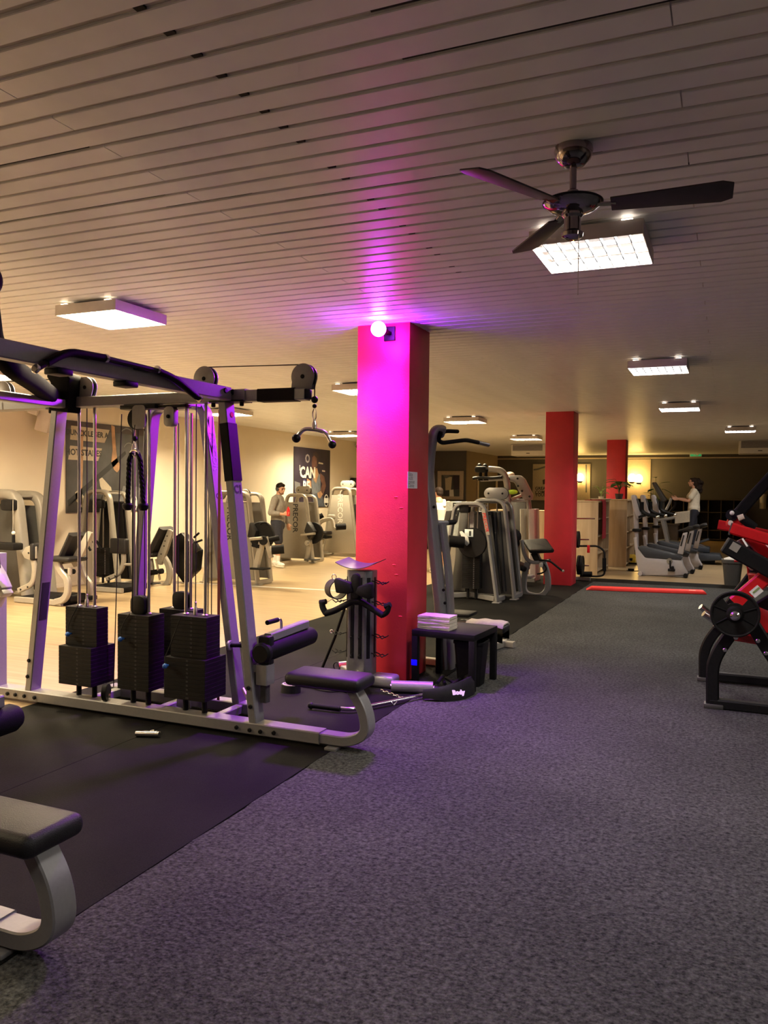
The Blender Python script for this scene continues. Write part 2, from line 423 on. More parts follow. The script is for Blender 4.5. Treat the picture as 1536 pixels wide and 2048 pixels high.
def slat(me, y):
    o = D.objects.new('slat', me); COL.objects.link(o); o.parent = ce; o.location = (0, y, ZC)
i0 = -12
for i in range(i0, 100):
    y = S0 + i*PITCHC
    if i >= 0 and i % 2 == 1:
        slat(me_a, y); slat(me_b, y)
    elif i % 4 == 0:
        slat(me_c, y); slat(me_d, y)
    else: slat(me_whole, y)
far = MB(); i = i0-1
while S0+i*PITCHC > YB+.05:
    s_ = slat_mb(XL, XR); far.add([v+Vector((0, S0+i*PITCHC, ZC)) for v in s_.v], s_.f); i -= 1
i = 100
while S0+i*PITCHC < YE-.05:
    s_ = slat_mb(XL, XR); far.add([v+Vector((0, S0+i*PITCHC, ZC)) for v in s_.v], s_.f); i += 1
o = struct('far_slats', far, 'slat', ce); o['kind'] = 'stuff'
clips = MB()
for i in range(-2, 24):
    y = S0+i*PITCHC-PITCHC/2
    if i % 3 != 2 or i < 8: clips.box((-1.608, y, ZC+.007), (0.035, 0.02, 0.008))
o = struct('carrier_clips', clips, 'slot', ce); o['kind'] = 'stuff'
def open_slot(i, x0, x1):
    y = S0+i*PITCHC-PITCHC/2
    struct('open_joint', MB().box(((x0+x1)/2, y-.004, ZC+.0085), (x1-x0, 0.015, 0.005)), 'slot', ce)
for i, a, b in ((2, -0.99, 0.35), (4, -1.0, 1.0), (13, -0.62, 0.6), (11, -2.0, -0.5), (10, -2.6, -2.1), (14, -2.4, -1.6), (21, 0.2, 1.5), (7, 0.1, 0.6),
                (24, -3.0, -2.6), (30, -1.2, -0.6), (36, -1.7, -1.1), (44, -4, -3), (5, -3.5, -2.45), (9, -3.9, -2.5), (3, 0.3, 1.2), (17, -3.3, -2.7)):
    open_slot(i, a, b)

# ------------------------------------------------------------------ pillars
for k, (y, lab) in enumerate(((6.2, 'nearest red square pillar, lit magenta at the top, white notice on its side'),
                              (13.9, 'middle red square pillar standing at the far edge of the rubber mat'),
                              (21.6, 'farthest red square pillar, behind the potted plant on the shelf'))):
    t = T('pillar', lab, 'pillar', (-2.68, y+.24, 0))
    t.part('shaft', MB().span((-2.92, y, 0.0), (-2.44, y+.48, ZC+.01), 0.008), 'red')
    if k == 0:
        for (x, z) in ((-2.55, 1.55), (-2.50, 1.46), (-2.56, 0.98), (-2.54, 0.9), (-2.50, 0.55)):
            t.part('paint_chip', MB().sphere((x, y-.0005, z), (0.018, 0.003, 0.005), 8, 5), 'redmat')
# notice on the pillar
t = T('notice', 'small white paper notice taped to the side of the nearest red pillar', 'notice', (-2.4385, 6.44, 1.62))
a = onx(815, 943, -2.439); b = onx(834, 977, -2.439)
t.part('sheet', MB().span((-2.4385, a.y, b.z), (-2.4368, b.y, a.z)), 'paper')
yy = (a.y+b.y)/2; hh = a.z-b.z
for j, s in enumerate(('Bitte', 'nicht', 'rennen', 'Danke')):
    t.part('lettering', text_mb(s, 0.05, (-2.4366, a.y+.02, a.z-hh*(0.17+0.22*j)), (0, 1, 0), (0, 0, 1), 0.0003, 0.0008, 'LEFT'), 'greyink', smooth=0)

# ------------------------------------------------------------------ ceiling lights: louvred boxes on two short hangers
def light(x, y, w, lab, warm, sx=0.58, sy=0.58, vis=True):
    t = T('ceiling_light', lab, 'ceiling light', (x, y, 2.9), 0.0, 'square louvred ceiling lights')
    z0, z1, th = 0.0, 0.078, 0.006
    h = MB()
    for s in (-1, 1):
        h.box((s*(sx/2-th/2), 0, (z0+z1)/2), (th, sy, z1-z0), None, 0.002); h.box((0, s*(sy/2-th/2), (z0+z1)/2), (sx-2*th, th, z1-z0), None, 0.002)
    h.box((0, 0, z1-.003), (sx-2*th, sy-2*th, 0.006))
    t.part('housing', h, 'fixture')
    if vis:
        L_ = 'white' if warm else 'louvre'
        if L_ not in _txt:
            _txt[L_] = (MB().box((0, 0, 0), (0.004, 0.555, 0.026)).mesh('louvre', 0), MB().box((0, 0, 0), (0.555, 0.004, 0.026)).mesh('louvre', 0))
            for q_ in _txt[L_]: q_.materials.append(MT[L_])
        for i in range(7): t.put('louvre', _txt[L_][0], None, at=(-sx/2+sx*(i+1)/8, 0, 0.015))
        for i in range(3): t.put('louvre', _txt[L_][1], None, at=(0, -sy/2+sy*(i+1)/4, 0.0155))
    c = WARM if warm else NEUT
    for sgn in (-1, 1):
        t.part('vent', MB().box((sgn*sx*0.36, -sy/2+.012, z1+.004), (0.055, 0.02, 0.005), None, 0.001), lampvent[warm])
        t.part('hanger', MB().box((sgn*sx*0.30, 0, z1+.012), (0.03, sy*0.8, 0.022), None, 0.002), 'fixture')
    ld = D.lights.new('tube_light', 'AREA'); ld.shape = 'RECTANGLE'; ld.size = sx-.04; ld.size_y = sy-.04; ld.energy = w; ld.color = c
    lo = D.objects.new('tube_light', ld); COL.objects.link(lo); lo.parent = t.o; lo.location = (0, 0, 0.050)
lampvent = {True: emit('warm_vent_glow', (1, .78, .5), 5.0), False: emit('neutral_vent_glow', (1, .86, .7), 5.0)}
light(-0.70, 4.50, P_RIGHT, 'nearest blazing ceiling light, square louvred box behind the ceiling fan', False)
light(-0.69, 8.95, P_RIGHT*.8, 'ceiling light with visible grey louvre, next one beyond the fan', False)
light(-0.70, 13.17, P_RIGHT*1.25, 'small ceiling light above the red floor bar', False)
light(0.22, 18.1, P_RIGHT*1.1, 'farthest ceiling light on the right, near the end wall', False)
light(-4.41, 4.90, P_LEFT, 'bright ceiling light above the cable station', True)
light(-4.47, 9.62, P_LEFT, 'ceiling light half hidden by the left edge of the nearest red pillar', True)
light(-4.55, 14.45, P_LEFT, 'ceiling light seen just right of the nearest pillar, above the chest machine', True, 0.68)
light(-4.57, 19.5, P_LEFT*.9, 'ceiling light in front of the grey ceiling air conditioner left of the middle pillar', True, 0.68)
light(-8.05, 11.8, P_LEFT*1.3, 'ceiling light seen behind the top of the C1 upright', True, 0.68)
light(-8.40, 17.2, P_LEFT*1.25, 'ceiling light beyond the hanging curl bar, near the white wall', True, 0.72)
light(-8.1, 2.4, P_LEFT*1.5, 'ceiling light outside the picture left of the cable station', True, 0.68, vis=False)
light(-8.1, 6.9, P_LEFT*1.5, 'ceiling light at the left picture edge behind the top pulley', True, 0.68)
# the same grid goes on behind the camera
light(-0.70, 0.05, P_RIGHT*.4, 'ceiling light right above and behind the viewpoint', False)
light(-4.41, 0.30, P_LEFT*.15, 'ceiling light behind the viewpoint over the rubber mat', True, vis=False)
light(3.0, 2.2, P_RIGHT*.95, 'ceiling light outside the picture to the right of the viewpoint', False, vis=False)
light(3.0, 6.8, P_RIGHT*.6, 'ceiling light outside the picture right of the red machine', False, vis=False)

# violet LED lamp on the pillar
t = T('led_lamp', 'glowing violet LED lamp at the top of the nearest red pillar', 'lamp', (-2.62, 6.2, 2.91))
t.part('bulb', MB().sphere((-2.62, 5.96, 2.91), 0.062, 20, 14), emit('violet_led_glow', SPOT_C, 210.0))
t.part('socket', MB().lathe([(0.028, 0), (0.034, 0.03), (0.030, 0.09), (0.022, 0.10)], (-2.62, 6.01, 2.915), (0, 1, 0), 16), 'blackm')
t.part('bracket', MB().bar([(-2.62, 6.09, 2.915), (-2.62, 6.20, 2.915)], 0.04, 0.03), 'blackm').data
sd = D.lights.new('led_beam', 'SPOT'); sd.energy = SPOT_W; sd.color = SPOT_C; sd.spot_size = math.radians(152); sd.spot_blend = 1.0; sd.shadow_soft_size = 0.14
so = D.objects.new('led_beam', sd); COL.objects.link(so); so.parent = t.o; so.location = (-0.02, -0.30, -0.075); so.rotation_euler = Vector((-.26, -.24, -.93)).to_track_quat('-Z', 'Y').to_euler()
t.part('wall_plate', MB().box((-2.62, 6.192, 2.915), (0.10, 0.014, 0.12), None, 0.004), 'blackm')

# ------------------------------------------------------------------ ceiling fan
FX, FY = -0.60, 3.312
t = T('ceiling_fan', 'smoked chrome ceiling fan with dark blades on a short rod', 'fan', (FX, FY, 2.6))
t.part('canopy', MB().lathe([(0, 3.002), (0.075, 3.002), (0.078, 2.985), (0.070, 2.955), (0.045, 2.928), (0.022, 2.922), (0, 2.922)], (FX, FY, 0), n=32), 'fanchrome')
t.part('rod', MB().rod((FX, FY, 2.93), (FX, FY, 2.80), 0.014, 14), 'fanchrome')
t.part('rod_collar', MB().lathe([(0.014, 2.832), (0.022, 2.826), (0.022, 2.812), (0.030, 2.806)], (FX, FY, 0), n=20), 'fanchrome')
t.part('motor', MB().lathe([(0, 2.806), (0.03, 2.806), (0.075, 2.793), (0.112, 2.783), (0.118, 2.776), (0.112, 2.766), (0.085, 2.748), (0.05, 2.738), (0, 2.738)], (FX, FY, 0), n=40), 'fanchrome')
t.part('motor_rim', MB().lathe([(0.112, 2.786), (0.121, 2.780), (0.121, 2.775), (0.112, 2.772)], (FX, FY, 0), n=40), 'blackm')
t.part('switch_housing', MB().lathe([(0, 2.74), (0.042, 2.74), (0.042, 2.725), (0.034, 2.715), (0.034, 2.665), (0.044, 2.655), (0.042, 2.640), (0.02, 2.630), (0, 2.630)], (FX, FY, 0), n=28), 'fanchrome')
t.part('pull_chain', MB().rod((FX+.03, FY-.02, 2.65), (FX+.03, FY-.02, 2.40), 0.0022, 6), 'chrome')
tipang = math.atan2(2.901-FY, -0.027-FX)
for k in range(3):
    a = math.radians(4.4-1.5) + k*2*PI/3
    dx, dy = math.cos(a), math.sin(a)
    R = rotz(a) @ rotx(math.radians(-13))
    t.part('blade_arm', MB().bar([(FX+dx*.085, FY+dy*.085, 2.762), (FX+dx*.17, FY+dy*.17, 2.757)], 0.034, 0.008, bev=0.002), 'fanchrome')
    b = MB(); pl = [(0.15, -.045), (0.56, -.068), (0.60, -.05), (0.60, .05), (0.56, .068), (0.15, .045)]
    q = MB().prism(pl, 0.007, (0, 0, 0), (1, 0, 0), (0, 1, 0), bev=0.002)
    b.add([R @ v + Vector((FX, FY, 2.757)) for v in q.v], q.f)
    t.part('blade', b, 'fanblade')

# ------------------------------------------------------------------ exit sign, air conditioners, wall speaker, camera
t = T('exit_sign', 'small green emergency exit sign under the far ceiling edge', 'sign', (-1.04, 30.15, 2.93))
t.part('housing', MB().box((-1.04, 30.13, 2.995), (0.40, 0.05, 0.16), None, 0.006), 'white')
t.part('panel', MB().box((-1.04, 30.10, 2.995), (0.36, 0.012, 0.13)), 'exitg')
t.part('running_man', merge(MB().sphere((-1.06, 30.092, 3.035), (0.012, 0.003, 0.014), 8, 6), MB().bar([(-1.06, 30.092, 3.02), (-1.075, 30.092, 2.985), (-1.10, 30.092, 2.95)], 0.004, 0.014), MB().bar([(-1.075, 30.092, 2.985), (-1.045, 30.092, 2.965), (-1.045, 30.092, 2.945)], 0.004, 0.012),
       MB().prism([(0.02, -.03), (0.09, -.03), (0.09, .04), (0.02, .04)], 0.003, (-1.04, 30.092, 2.99))), 'whiteink')
def aircon(x, y, lab, sx=1.0):
    t = T('air_conditioner', lab, 'air conditioner', (x, y, 2.9))
    t.part('casing', MB().span((x-sx/2, y-.35, 2.66), (x+sx/2, y+.35, 2.995), 0.02), 'white')
    t.part('intake_grille', MB().span((x-sx/2+.05, y-.362, 2.80), (x+sx/2-.08, y-.345, 2.975), 0.004), 'greyink')
    for i in range(6): t.part('slat', MB().box((x-.015, y-.365, 2.815+.028*i), (sx-.16, 0.008, 0.008)), 'silver')
    t.part('brand_plate', MB().box((x, y-.352, 2.73), (0.10, 0.006, 0.02)), 'ink')
aircon(-5.3, 23.2, 'grey and white ceiling air conditioner left of the middle red pillar')
aircon(0.75, 22.9, 'white ceiling air conditioner at the right picture edge')
sp = onx(702, 965, -9.78)
t = T('wall_speaker', 'small black wall speaker right of the runner poster', 'speaker', (-9.7, sp.y, sp.z-.12))
t.part('cabinet', MB().box((-9.70, sp.y, sp.z), (0.13, 0.19, 0.27), None, 0.02), 'blackm')
t.part('bracket', MB().bar([(-9.8, sp.y, sp.z-.08), (-9.74, sp.y, sp.z-.16)], 0.03, 0.02), 'blackm')
sp = onx(711, 893, -9.78)
t = T('security_camera', 'small dark security camera on the white wall beside the nearest pillar', 'camera', (-9.7, sp.y, sp.z))
t.part('body', MB().sphere((-9.68, sp.y, sp.z), (0.08, 0.08, 0.07)), 'blackm'); t.part('mount', MB().rod((-9.8, sp.y, sp.z+.03), (-9.68, sp.y, sp.z+.03), 0.03), 'white')
# big white loudspeaker high on the left wall
sp = onx(95, 838, -9.6)
t = T('loudspeaker', 'cream loudspeaker high on the wall left of the barbell poster', 'speaker', (-9.65, sp.y, sp.z-.2))
t.part('cabinet', MB().box((-9.58, sp.y, sp.z), (0.22, 0.30, 0.42), rotz(.3) @ roty(.25), 0.02), 'fixture')
t.part('bracket', MB().bar([(-9.8, sp.y-.2, sp.z+.1), (-9.62, sp.y-.1, sp.z+.05)], 0.05, 0.03), 'white')
t.part('spot_head', MB().rod((-9.66, sp.y-.28, sp.z+.12), (-9.56, sp.y-.22, sp.z+.08), 0.06), 'fixture')
# round dark thing at the left edge: rim of a pull-down bar hung on the near cable station
# ================================================================== cable multi-station (C1 / C2)
YF, YR = 4.43, 4.80
ms = T('cable_station', 'silver cable multi-station with four black weight stacks, marked C1 and C2', 'cable machine', (-3.6, YF, 0))
ms.part('base_beam', MB().bar([(-5.45, YF-.01, .058), (-2.30, YF, .058)], .115, .075), 'silver')
ms.part('base_beam', MB().bar([(-4.32, YR, .058), (-3.04, YR, .058)], .10, .075), 'silver')
for x in (-4.22, -3.60, -3.13): ms.part('base_link', MB().bar([(x, YF+.06, .055), (x, YR-.05, .055)], .06, .06), 'silver')
def upright(x0, x1, y, w=.058, d=.105, z1=2.17): return MB().bar([(x0, y, .09), (x1, y, z1)], w, d, up=(0, 1, 0))
u1 = ms.part('upright', upright(-2.785, -3.035, YF), 'silver')
u2 = ms.part('upright', upright(-4.735, -4.475, YF), 'silver')
rear = rounded([(-4.13, YR, .09), (-3.93, YR, 2.205), (-3.47, YR, 2.205), (-3.165, YR, .09)], .10, 6)
ms.part('rear_frame', MB().bar(rear, .058, .10, up=(0, 1, 0)), 'silver')
def at_up(x0, x1, z, z1=2.17): return x0+(x1-x0)*(z-.09)/(z1-.09)
# plates and dark sleeves
for xx, za, zb in ((1, 1.655, 2.03),):
    ms.part('sleeve', MB().bar([(at_up(-2.785, -3.035, za), YF, za), (at_up(-2.785, -3.035, zb), YF, zb)], .068, .115, up=(0, 1, 0)), 'foam')
ms.part('label_plate', MB().bar([(at_up(-4.735, -4.475, .62)+.03, YF, .62), (at_up(-4.735, -4.475, .90)+.03, YF, .90)], .004, .07, up=(0, 1, 0), bev=.001), 'ink')
# top beams
ms.part('top_beam', MB().bar([(-5.45, YF, 2.21), (-2.86, YF, 2.21)], .10, .075), 'silver')
ms.part('cross_beam', MB().bar([(-2.99, YF-.06, 2.215), (-2.99, 1.55, 2.215)], .075, .085), 'silver')
ms.part('cross_beam', MB().bar([(-4.33, YF-.06, 2.19), (-4.33, 1.55, 2.19)], .075, .06), 'silver')
for x in (-3.05, -4.40): ms.part('top_link', MB().bar([(x+(.35 if x < -4 else -.45), YF+.05, 2.205), (x+(.35 if x < -4 else -.45), YR-.04, 2.205)], .06, .05), 'silver')
ms.part('arm', MB().bar([(-2.87, YF, 2.205), (-2.43, YF, 2.20)], .085, .072), 'silver')
ms.part('arm_sleeve', MB().bar([(-2.77, YF, 2.203), (-2.50, YF, 2.201)], .095, .08), 'foam')
ms.part('end_cap', MB().box((-2.425, YF, 2.20), (.02, .075, .062), None, .006), 'black')
ms.part('gusset', MB().box((-3.0, YF, 2.172), (.26, .12, .012), None, .003), 'blackm')
ms.part('gusset', MB().box((-4.44, YF, 2.172), (.22, .12, .012), None, .003), 'blackm')
# bolts
def bolts(t, pts, ax, r=.014, m='black'):
    for p in pts: t.part('bolt', MB().disc(p, ax, r, .016, 10, .004), m)
bolts(ms, [(-2.80, YF-.062, .05), (-2.72, YF-.062, .05), (-2.62, YF-.062, .055), (-2.9, YF-.062, .055), (-4.92, YF-.07, .055), (-4.84, YF-.07, .055), (-4.75, YF-.07, .055), (-4.65, YF-.07, .055)], (0, 1, 0))
bolts(ms, [(-4.732, YF-.056, .20), (-4.718, YF-.056, .32), (-2.80, YF-.056, .20), (-2.815, YF-.056, .32)], (0, 1, 0))
bolts(ms, [(-2.951, 4.30, 2.23), (-2.951, 4.38, 2.23)], (1, 0, 0), .018)
for x in (-2.90, -3.12, -4.37, -4.54): ms.part('bolt', MB().disc((x, YF-.02, 2.155), (0, 0, 1), .014, .03, 10), 'black')
# weight stacks: single plates, shared meshes
pm = {}
def plate_mesh(w, d, h):
    k = (w, d, h)
    if k not in pm: pm[k] = MB().box((0, 0, 0), (w, d, h), None, .0012, 1).mesh('weight_plate', 0)
    return pm[k]
def stack(t, x, y, z0, rows, n0, rod_top, rods=.0725, cap=True, pin=None, num=True, selector=True, wide=None):
    """rows: list of (count, width, depth) from the bottom up"""
    z = z0; h = .0275; top = 0; wn = 0; tot = sum(r[0] for r in rows)
    for c, w_, d_ in rows:
        for _ in range(c):
            p = t.put('weight_plate', plate_mesh(w_, d_, h-.0012), 'plate', at=(x, y, z+h/2)); z += h
            if num:
                wn += 1
                under(t.part('number', text_mb(str((tot-wn+1)*5), .017, (x+.022, y-d_/2-.0004, z-h/2), (1, 0, 0), (0, 0, 1), .0002, 0.0004), 'dimink', smooth=0), p)
    for s in (-1, 1):
        t.part('guide_rod', MB().rod((x+s*rods, y, .095), (x+s*rods, y, rod_top), .0115, 10), 'steel')
        t.part('rubber_foot', MB().rod((x+s*rods, y, .095), (x+s*rods, y, z0), .019, 12), 'black')
        t.part('bushing', MB().lathe([(0, 0), (.022, 0), (.022, .006), (.015, .012)], (x+s*rods, y, z), n=14), 'steel')
    if selector: t.part('selector_stem', MB().lathe([(.014, 0), (.014, .045), (.008, .055), (.008, .085), (.004, .09)], (x, y, z), n=12), 'steel')
    if pin is not None:
        zp, dx = pin
        d_ = rows[0][2] if zp < z0+rows[0][0]*h else rows[-1][2]
        k = t.part('selector_pin', merge(MB().rod((x-.03+dx, y-d_/2, zp), (x-.03+dx, y-d_/2-.03, zp), .007), MB().sphere((x-.03+dx, y-d_/2-.035, zp), .018, 10, 8)), 'blueknob', 'blue knobbed selector pin')
        pts = [(x-.03+dx, y-d_/2-.03, zp+.012), (x-.045+dx, y-d_/2-.012, zp+.06), (x-.01+dx, y-d_/2-.01, zp+.13), (x-.02, y-d_/2-.01, z+.01)]
        t.part('pin_lanyard', MB().tube(pts, .003, 6), 'black')
    return z
st1 = stack(ms, -4.235, YF+.02, .195, [(10, .30, .235), (10, .29, .115)], 0, 2.18, pin=(.55, -.06))
st2 = stack(ms, -3.745, YF+.02, .205, [(19, .27, .165)], 0, 2.18, rods=.066, pin=(.56, -.05), selector=False)
st3 = stack(ms, -3.285, YF+.02, .20, [(10, .33, .24), (10, .29, .155)], 0, 2.18, rods=.078, pin=(.42, -.10))
st4 = stack(ms, -3.66, YR+.0, .20, [(19, .30, .15)], 0, 2.15, num=False, selector=False)
for x, y, z in ((-3.745, YF+.02, st2), (-3.66, YR, st4)):
    ms.part('pulley_block', MB().prism(rpoly(.125, .13, .04), .06, (x, y-.01, z+.062), bev=.006), 'black')
# cables
def cab(t, pts, r=.0036, m='cable'): t.part('cable', MB().tube(pts, r, 6), m)
cab(ms, [(-4.235, YF+.02, st1+.09), (-4.235, YF+.02, 2.17)])
cab(ms, [(-3.285, YF+.02, st3+.09), (-3.285, YF+.02, 2.17)])
cab(ms, [(-3.715, YF+.02, st2+.12), (-3.715, YF+.02, 2.06)]); cab(ms, [(-3.775, YF+.02, st2+.12), (-3.775, YF+.02, 2.06)])
cab(ms, [(-3.62, YR, st4+.12), (-3.62, YR, 2.08)]); cab(ms, [(-3.70, YR, st4+.12), (-3.70, YR, 2.08)])
cab(ms, [(-3.42, YR-.02, .10), (-3.42, YR-.02, 2.12)]); cab(ms, [(-3.39, YR-.02, .10), (-3.39, YR-.02, 2.12)])
cab(ms, [(-4.06, YF+.10, .16), (-3.99, YF+.10, 2.13)])
ms.part('band', MB().bar([(-3.30, YR-.06, .10), (-3.30, YR-.06, 2.16)], .022, .004, up=(0, 1, 0), bev=.0008), 'redcable', 'rust red rubber band hung beside the guide rods')
# pulleys on top (flat housings with a round top) along the arm
def pulley(t, x, y, z, r, foot, ax=(0, 1, 0), m='silver'):
    a = [(r*math.cos(q), r*math.sin(q)) for q in [PI*(-0.12)+PI*1.24*i/18 for i in range(19)]]
    poly = a + [(-r, -foot), (r*.75, -foot)]
    ux = (1, 0, 0) if ax[1] else (0, 1, 0)
    off = Vector(ax)
    for s in (-1, 1): h = t.part('pulley_plate', MB().prism(poly, .006, Vector((x, y, z))+off*(.02*s), ux, (0, 0, 1), bev=.001), m)
    t.part('pulley_wheel', MB().lathe([(0, -.012), (r*.93, -.012), (r*.80, 0), (r*.93, .012), (0, .012)], (x, y, z), ax, 28), 'black')
    t.part('axle_bolt', MB().disc((x, y, z), ax, .014, .062, 10), 'black')
pulley(ms, -3.195, YF, 2.330, .083, .085)
pulley(ms, -2.452, YF, 2.310, .082, .078)
pulley(ms, -4.215, YF, 2.315, .075, .075)
pulley(ms, -5.02, YF, 2.31, .085, .075)
pulley(ms, -4.62, 3.62, 2.30, .09, .08, (1, 0, 0))
cab(ms, [(-3.19, YF, 2.408), (-2.45, YF, 2.387)]); cab(ms, [(-4.21, YF, 2.388), (-5.02, YF, 2.392)])
cab(ms, [(-2.378, YF, 2.31), (-2.378, YF, 2.185)])
# hanging pulleys under the top beam
ms.part('pulley_bracket', MB().box((-3.70, YF-.03, 2.155), (.30, .10, .03), None, .006), 'blackm')
ms.part('pulley_wheel', MB().disc((-3.715, YF-.06, 2.075), (0, 1, 0), .075, .03, 28), 'black')
ms.part('pulley_plate', MB().prism(rpoly(.11, .16, .03), .006, (-3.68, YF-.085, 2.085)), 'silver')
ms.part('pulley_bracket', MB().box((-3.46, YF-.01, 2.155), (.26, .08, .02), None, .004), 'blackm')
ms.part('pulley_plate', MB().prism(rpoly(.085, .135, .03), .05, (-3.455, YF-.03, 2.085), bev=.004), 'silver')
ms.part('axle_bolt', MB().disc((-3.455, YF-.06, 2.085), (0, 1, 0), .013, .02, 10), 'black')
cab(ms, [(-3.70, YF-.10, 2.03), (-3.69, YF-.13, 1.93)])
cab(ms, [(-3.745, YF-.07, 2.02), (-3.745, YF-.07, .75)])
# floor pulley at the low row end
fp = ms.part('pulley_wheel', MB().disc((-4.02, YF-.02, .155), (.9, .4, 0), .062, .035, 26), 'black')
ms.part('pulley_plate', MB().box((-4.02, YF-.02, .11), (.03, .06, .06), None, .004), 'chrome')
ms.part('pulley_plate', MB().prism([(-.06, -.09), (.06, -.09), (.05, .02), (.03, .06), (.018, .06), (.018, .14), (-.018, .14), (-.018, .06), (-.05, .02)], .012, (-3.47, YF+.14, .16), (1, 0, 0), (0, 0, 1), .002), 'silver')
# seat of the low row
def row_seat(t, y, dx=0.0, rx=0.0):
    # the bent tube from the beam up to the pad
    pts = rounded([(-2.31+dx, y, .058), (-2.10+dx, y, .058), (-1.985+dx, y, .12), (-2.005+dx, y, .26), (-2.10+dx, y, .40)], .16, 7)
    t.part('seat_post', MB().bar(pts, .105, .062, up=(0, 0, 1)), 'silver')
    t.part('seat', MB().box((-2.255+dx, y, .425), (.52, .265, .082), None, .036, 4), 'vinyl')
    t.part('seat_plate', MB().box((-2.25+dx, y, .382), (.40, .18, .010)), 'blackm')
    t.part('foot_plate', MB().box((-2.21+dx, y-.005, .009), (.08, .15, .018), None, .004), 'silver')
    # thigh roller on its sliding post
    t.part('roller_sleeve', MB().bar([(-2.735+dx+rx, y+.02, .34), (-2.735+dx+rx, y+.02, .47)], .085, .10, up=(0, 1, 0)), 'silver')
    t.part('roller_post', MB().bar([(-2.735+dx+rx, y+.02, .22), (-2.735+dx+rx, y+.02, .36)], .05, .05, up=(0, 1, 0)), 'darkshroud')
    t.part('sleeve_arm', MB().bar([(-2.82+dx, y, .44), (-2.74+dx+rx, y+.02, .44)], .06, .05), 'silver')
    t.part('roller_head', MB().box((-2.735+dx+rx, y+.03, .555), (.09, .075, .20), None, .02), 'black')
    t.part('roller', MB().lathe([(0, 0), (.05, 0), (.064, .02), (.064, .62), (.05, .65), (0, .65)], (-2.735+dx+rx, y+.0, .545), (0, 1, .02), 22), 'foam')
    t.part('roller_hub', MB().disc((-2.735+dx+rx, y-.015, .545), (0, 1, 0), .07, .06, 22, .015), 'black')
    t.part('roller_channel', MB().bar([(-2.735+dx+rx, y+.05, .635), (-2.735+dx+rx, y+.56, .65)], .055, .055), 'silver')
    t.part('pull_handle', MB().tube(rounded([(-2.735+dx+rx, y+.22, .66), (-2.735+dx+rx, y+.22, .735), (-2.735+dx+rx, y+.06, .735)], .03), .009, 10), 'chrome')
    t.part('handle_grip', MB().rod((-2.735+dx+rx, y+.17, .735), (-2.735+dx+rx, y+.04, .735), .016, 12), 'foam')
row_seat(ms, YF)
# peg on C2
ms.part('peg', MB().rod((-3.20, YR-.06, .50), (-2.86, YR-.02, .52), .014, 12), 'foam'); ms.part('peg_cap', MB().rod((-2.86, YR-.02, .52), (-2.845, YR-.018, .521), .017, 12), 'chrome')
ms.part('peg_flange', MB().disc((-3.205, YR-.06, .50), (1, 0, 0), .035, .02, 18), 'silver')
# low handle strut between the frames
ms.part('strut', MB().rod((-3.10, YR-.05, .20), (-2.97, YR-.12, .09), .012, 10), 'steel')
# lettering on the +X faces
up1 = Vector((-.25, 0, 2.08)).normalized(); up2 = Vector((-.305, 0, 2.115)).normalized()
c1_ = ms.part('lettering', text_mb('C1', .075, (at_up(-2.785, -3.035, 1.60)+.0305, YF, 1.60), (0, 1, 0), up1, .0006, .002), 'ink', smooth=0)
x2 = lambda z: -3.165+(-3.47+3.165)*(z-.09)/(2.205-.09)+.0305
c2_ = ms.part('lettering', text_mb('C2', .055, (x2(1.55), YR, 1.55), (0, 1, 0), up2, .0006, .001), 'ink', smooth=0)
n2 = Vector((1, 0, .14)).normalized()
ms.part('lettering', text_mb('PRECOR', .075, (x2(1.87), YR, 1.87), -up2, (0, 1, 0), .0006, .001), 'greyink', smooth=0)
ms.part('sticker', MB().box((x2(1.615)-.001, YR, 1.615), (.001, .085, .003), roty(-.14)), 'greyink')
ms.part('sticker', MB().disc((at_up(-2.785, -3.035, 2.09)+.031, YF+.01, 2.09), (1, 0, .12), .018, .001, 14), 'hred', 'small red and white round sticker')
under(c1_, u1)
# pull-up bar carried on the cross beam
pb = rounded([(-2.93, 2.77, 2.15), (-2.93, 2.95, 2.255), (-2.93, 3.17, 2.262), (-2.93, 3.62, 2.255), (-2.93, 3.76, 2.235), (-2.93, 3.99, 2.145)], .09, 5)
ms.part('pull_up_bar', MB().tube(pb, .0155, 14), 'blackm')
ms.part('grip', MB().tube(rounded([(-2.93, 2.82, 2.18), (-2.93, 2.95, 2.255), (-2.93, 3.20, 2.262)], .09, 5), .020, 14), 'foam')
ms.part('grip', MB().tube(rounded([(-2.93, 3.62, 2.255), (-2.93, 3.76, 2.235), (-2.93, 3.97, 2.152)], .07, 5), .020, 14), 'foam')
for y in (2.76, 3.21, 3.61, 4.0): ms.part('grip_ring', MB().disc((-2.93, y, 2.262 if 3 < y < 3.7 else 2.145), (0, 1, -.3 if y < 3 else .3 if y > 3.9 else 0), .023, .018, 14), 'chrome')
for y in (3.05, 3.50): ms.part('bar_bracket', MB().box((-2.94, y, 2.25), (.04, .12, .02), None, .004), 'blackm')
for y in (2.95, 3.42): ms.part('bar_clamp', MB().box((-2.985, y, 2.158), (.09, .10, .03), None, .006), 'black')
# black pull-up arm on the left corner
ms.part('arm_bracket', MB().prism([(-.10, -.12), (.08, -.14), (.10, .10), (.08, .13), (-.05, .17), (-.10, .17), (-.12, .12), (-.08, .07)], .13, (-4.355, YF-.06, 2.27), (1, 0, 0), (0, 0, 1), .012), 'matte')
ms.part('pull_up_arm', MB().oval(rounded([(-4.40, YF-.10, 2.22), tuple(ony(70, 766, 3.95)), tuple(ony(22, 735, 3.55)), tuple(ony(-14, 690, 3.42)), tuple(ony(-30, 560, 3.40))], .2, 6), .10, .12), 'matte')
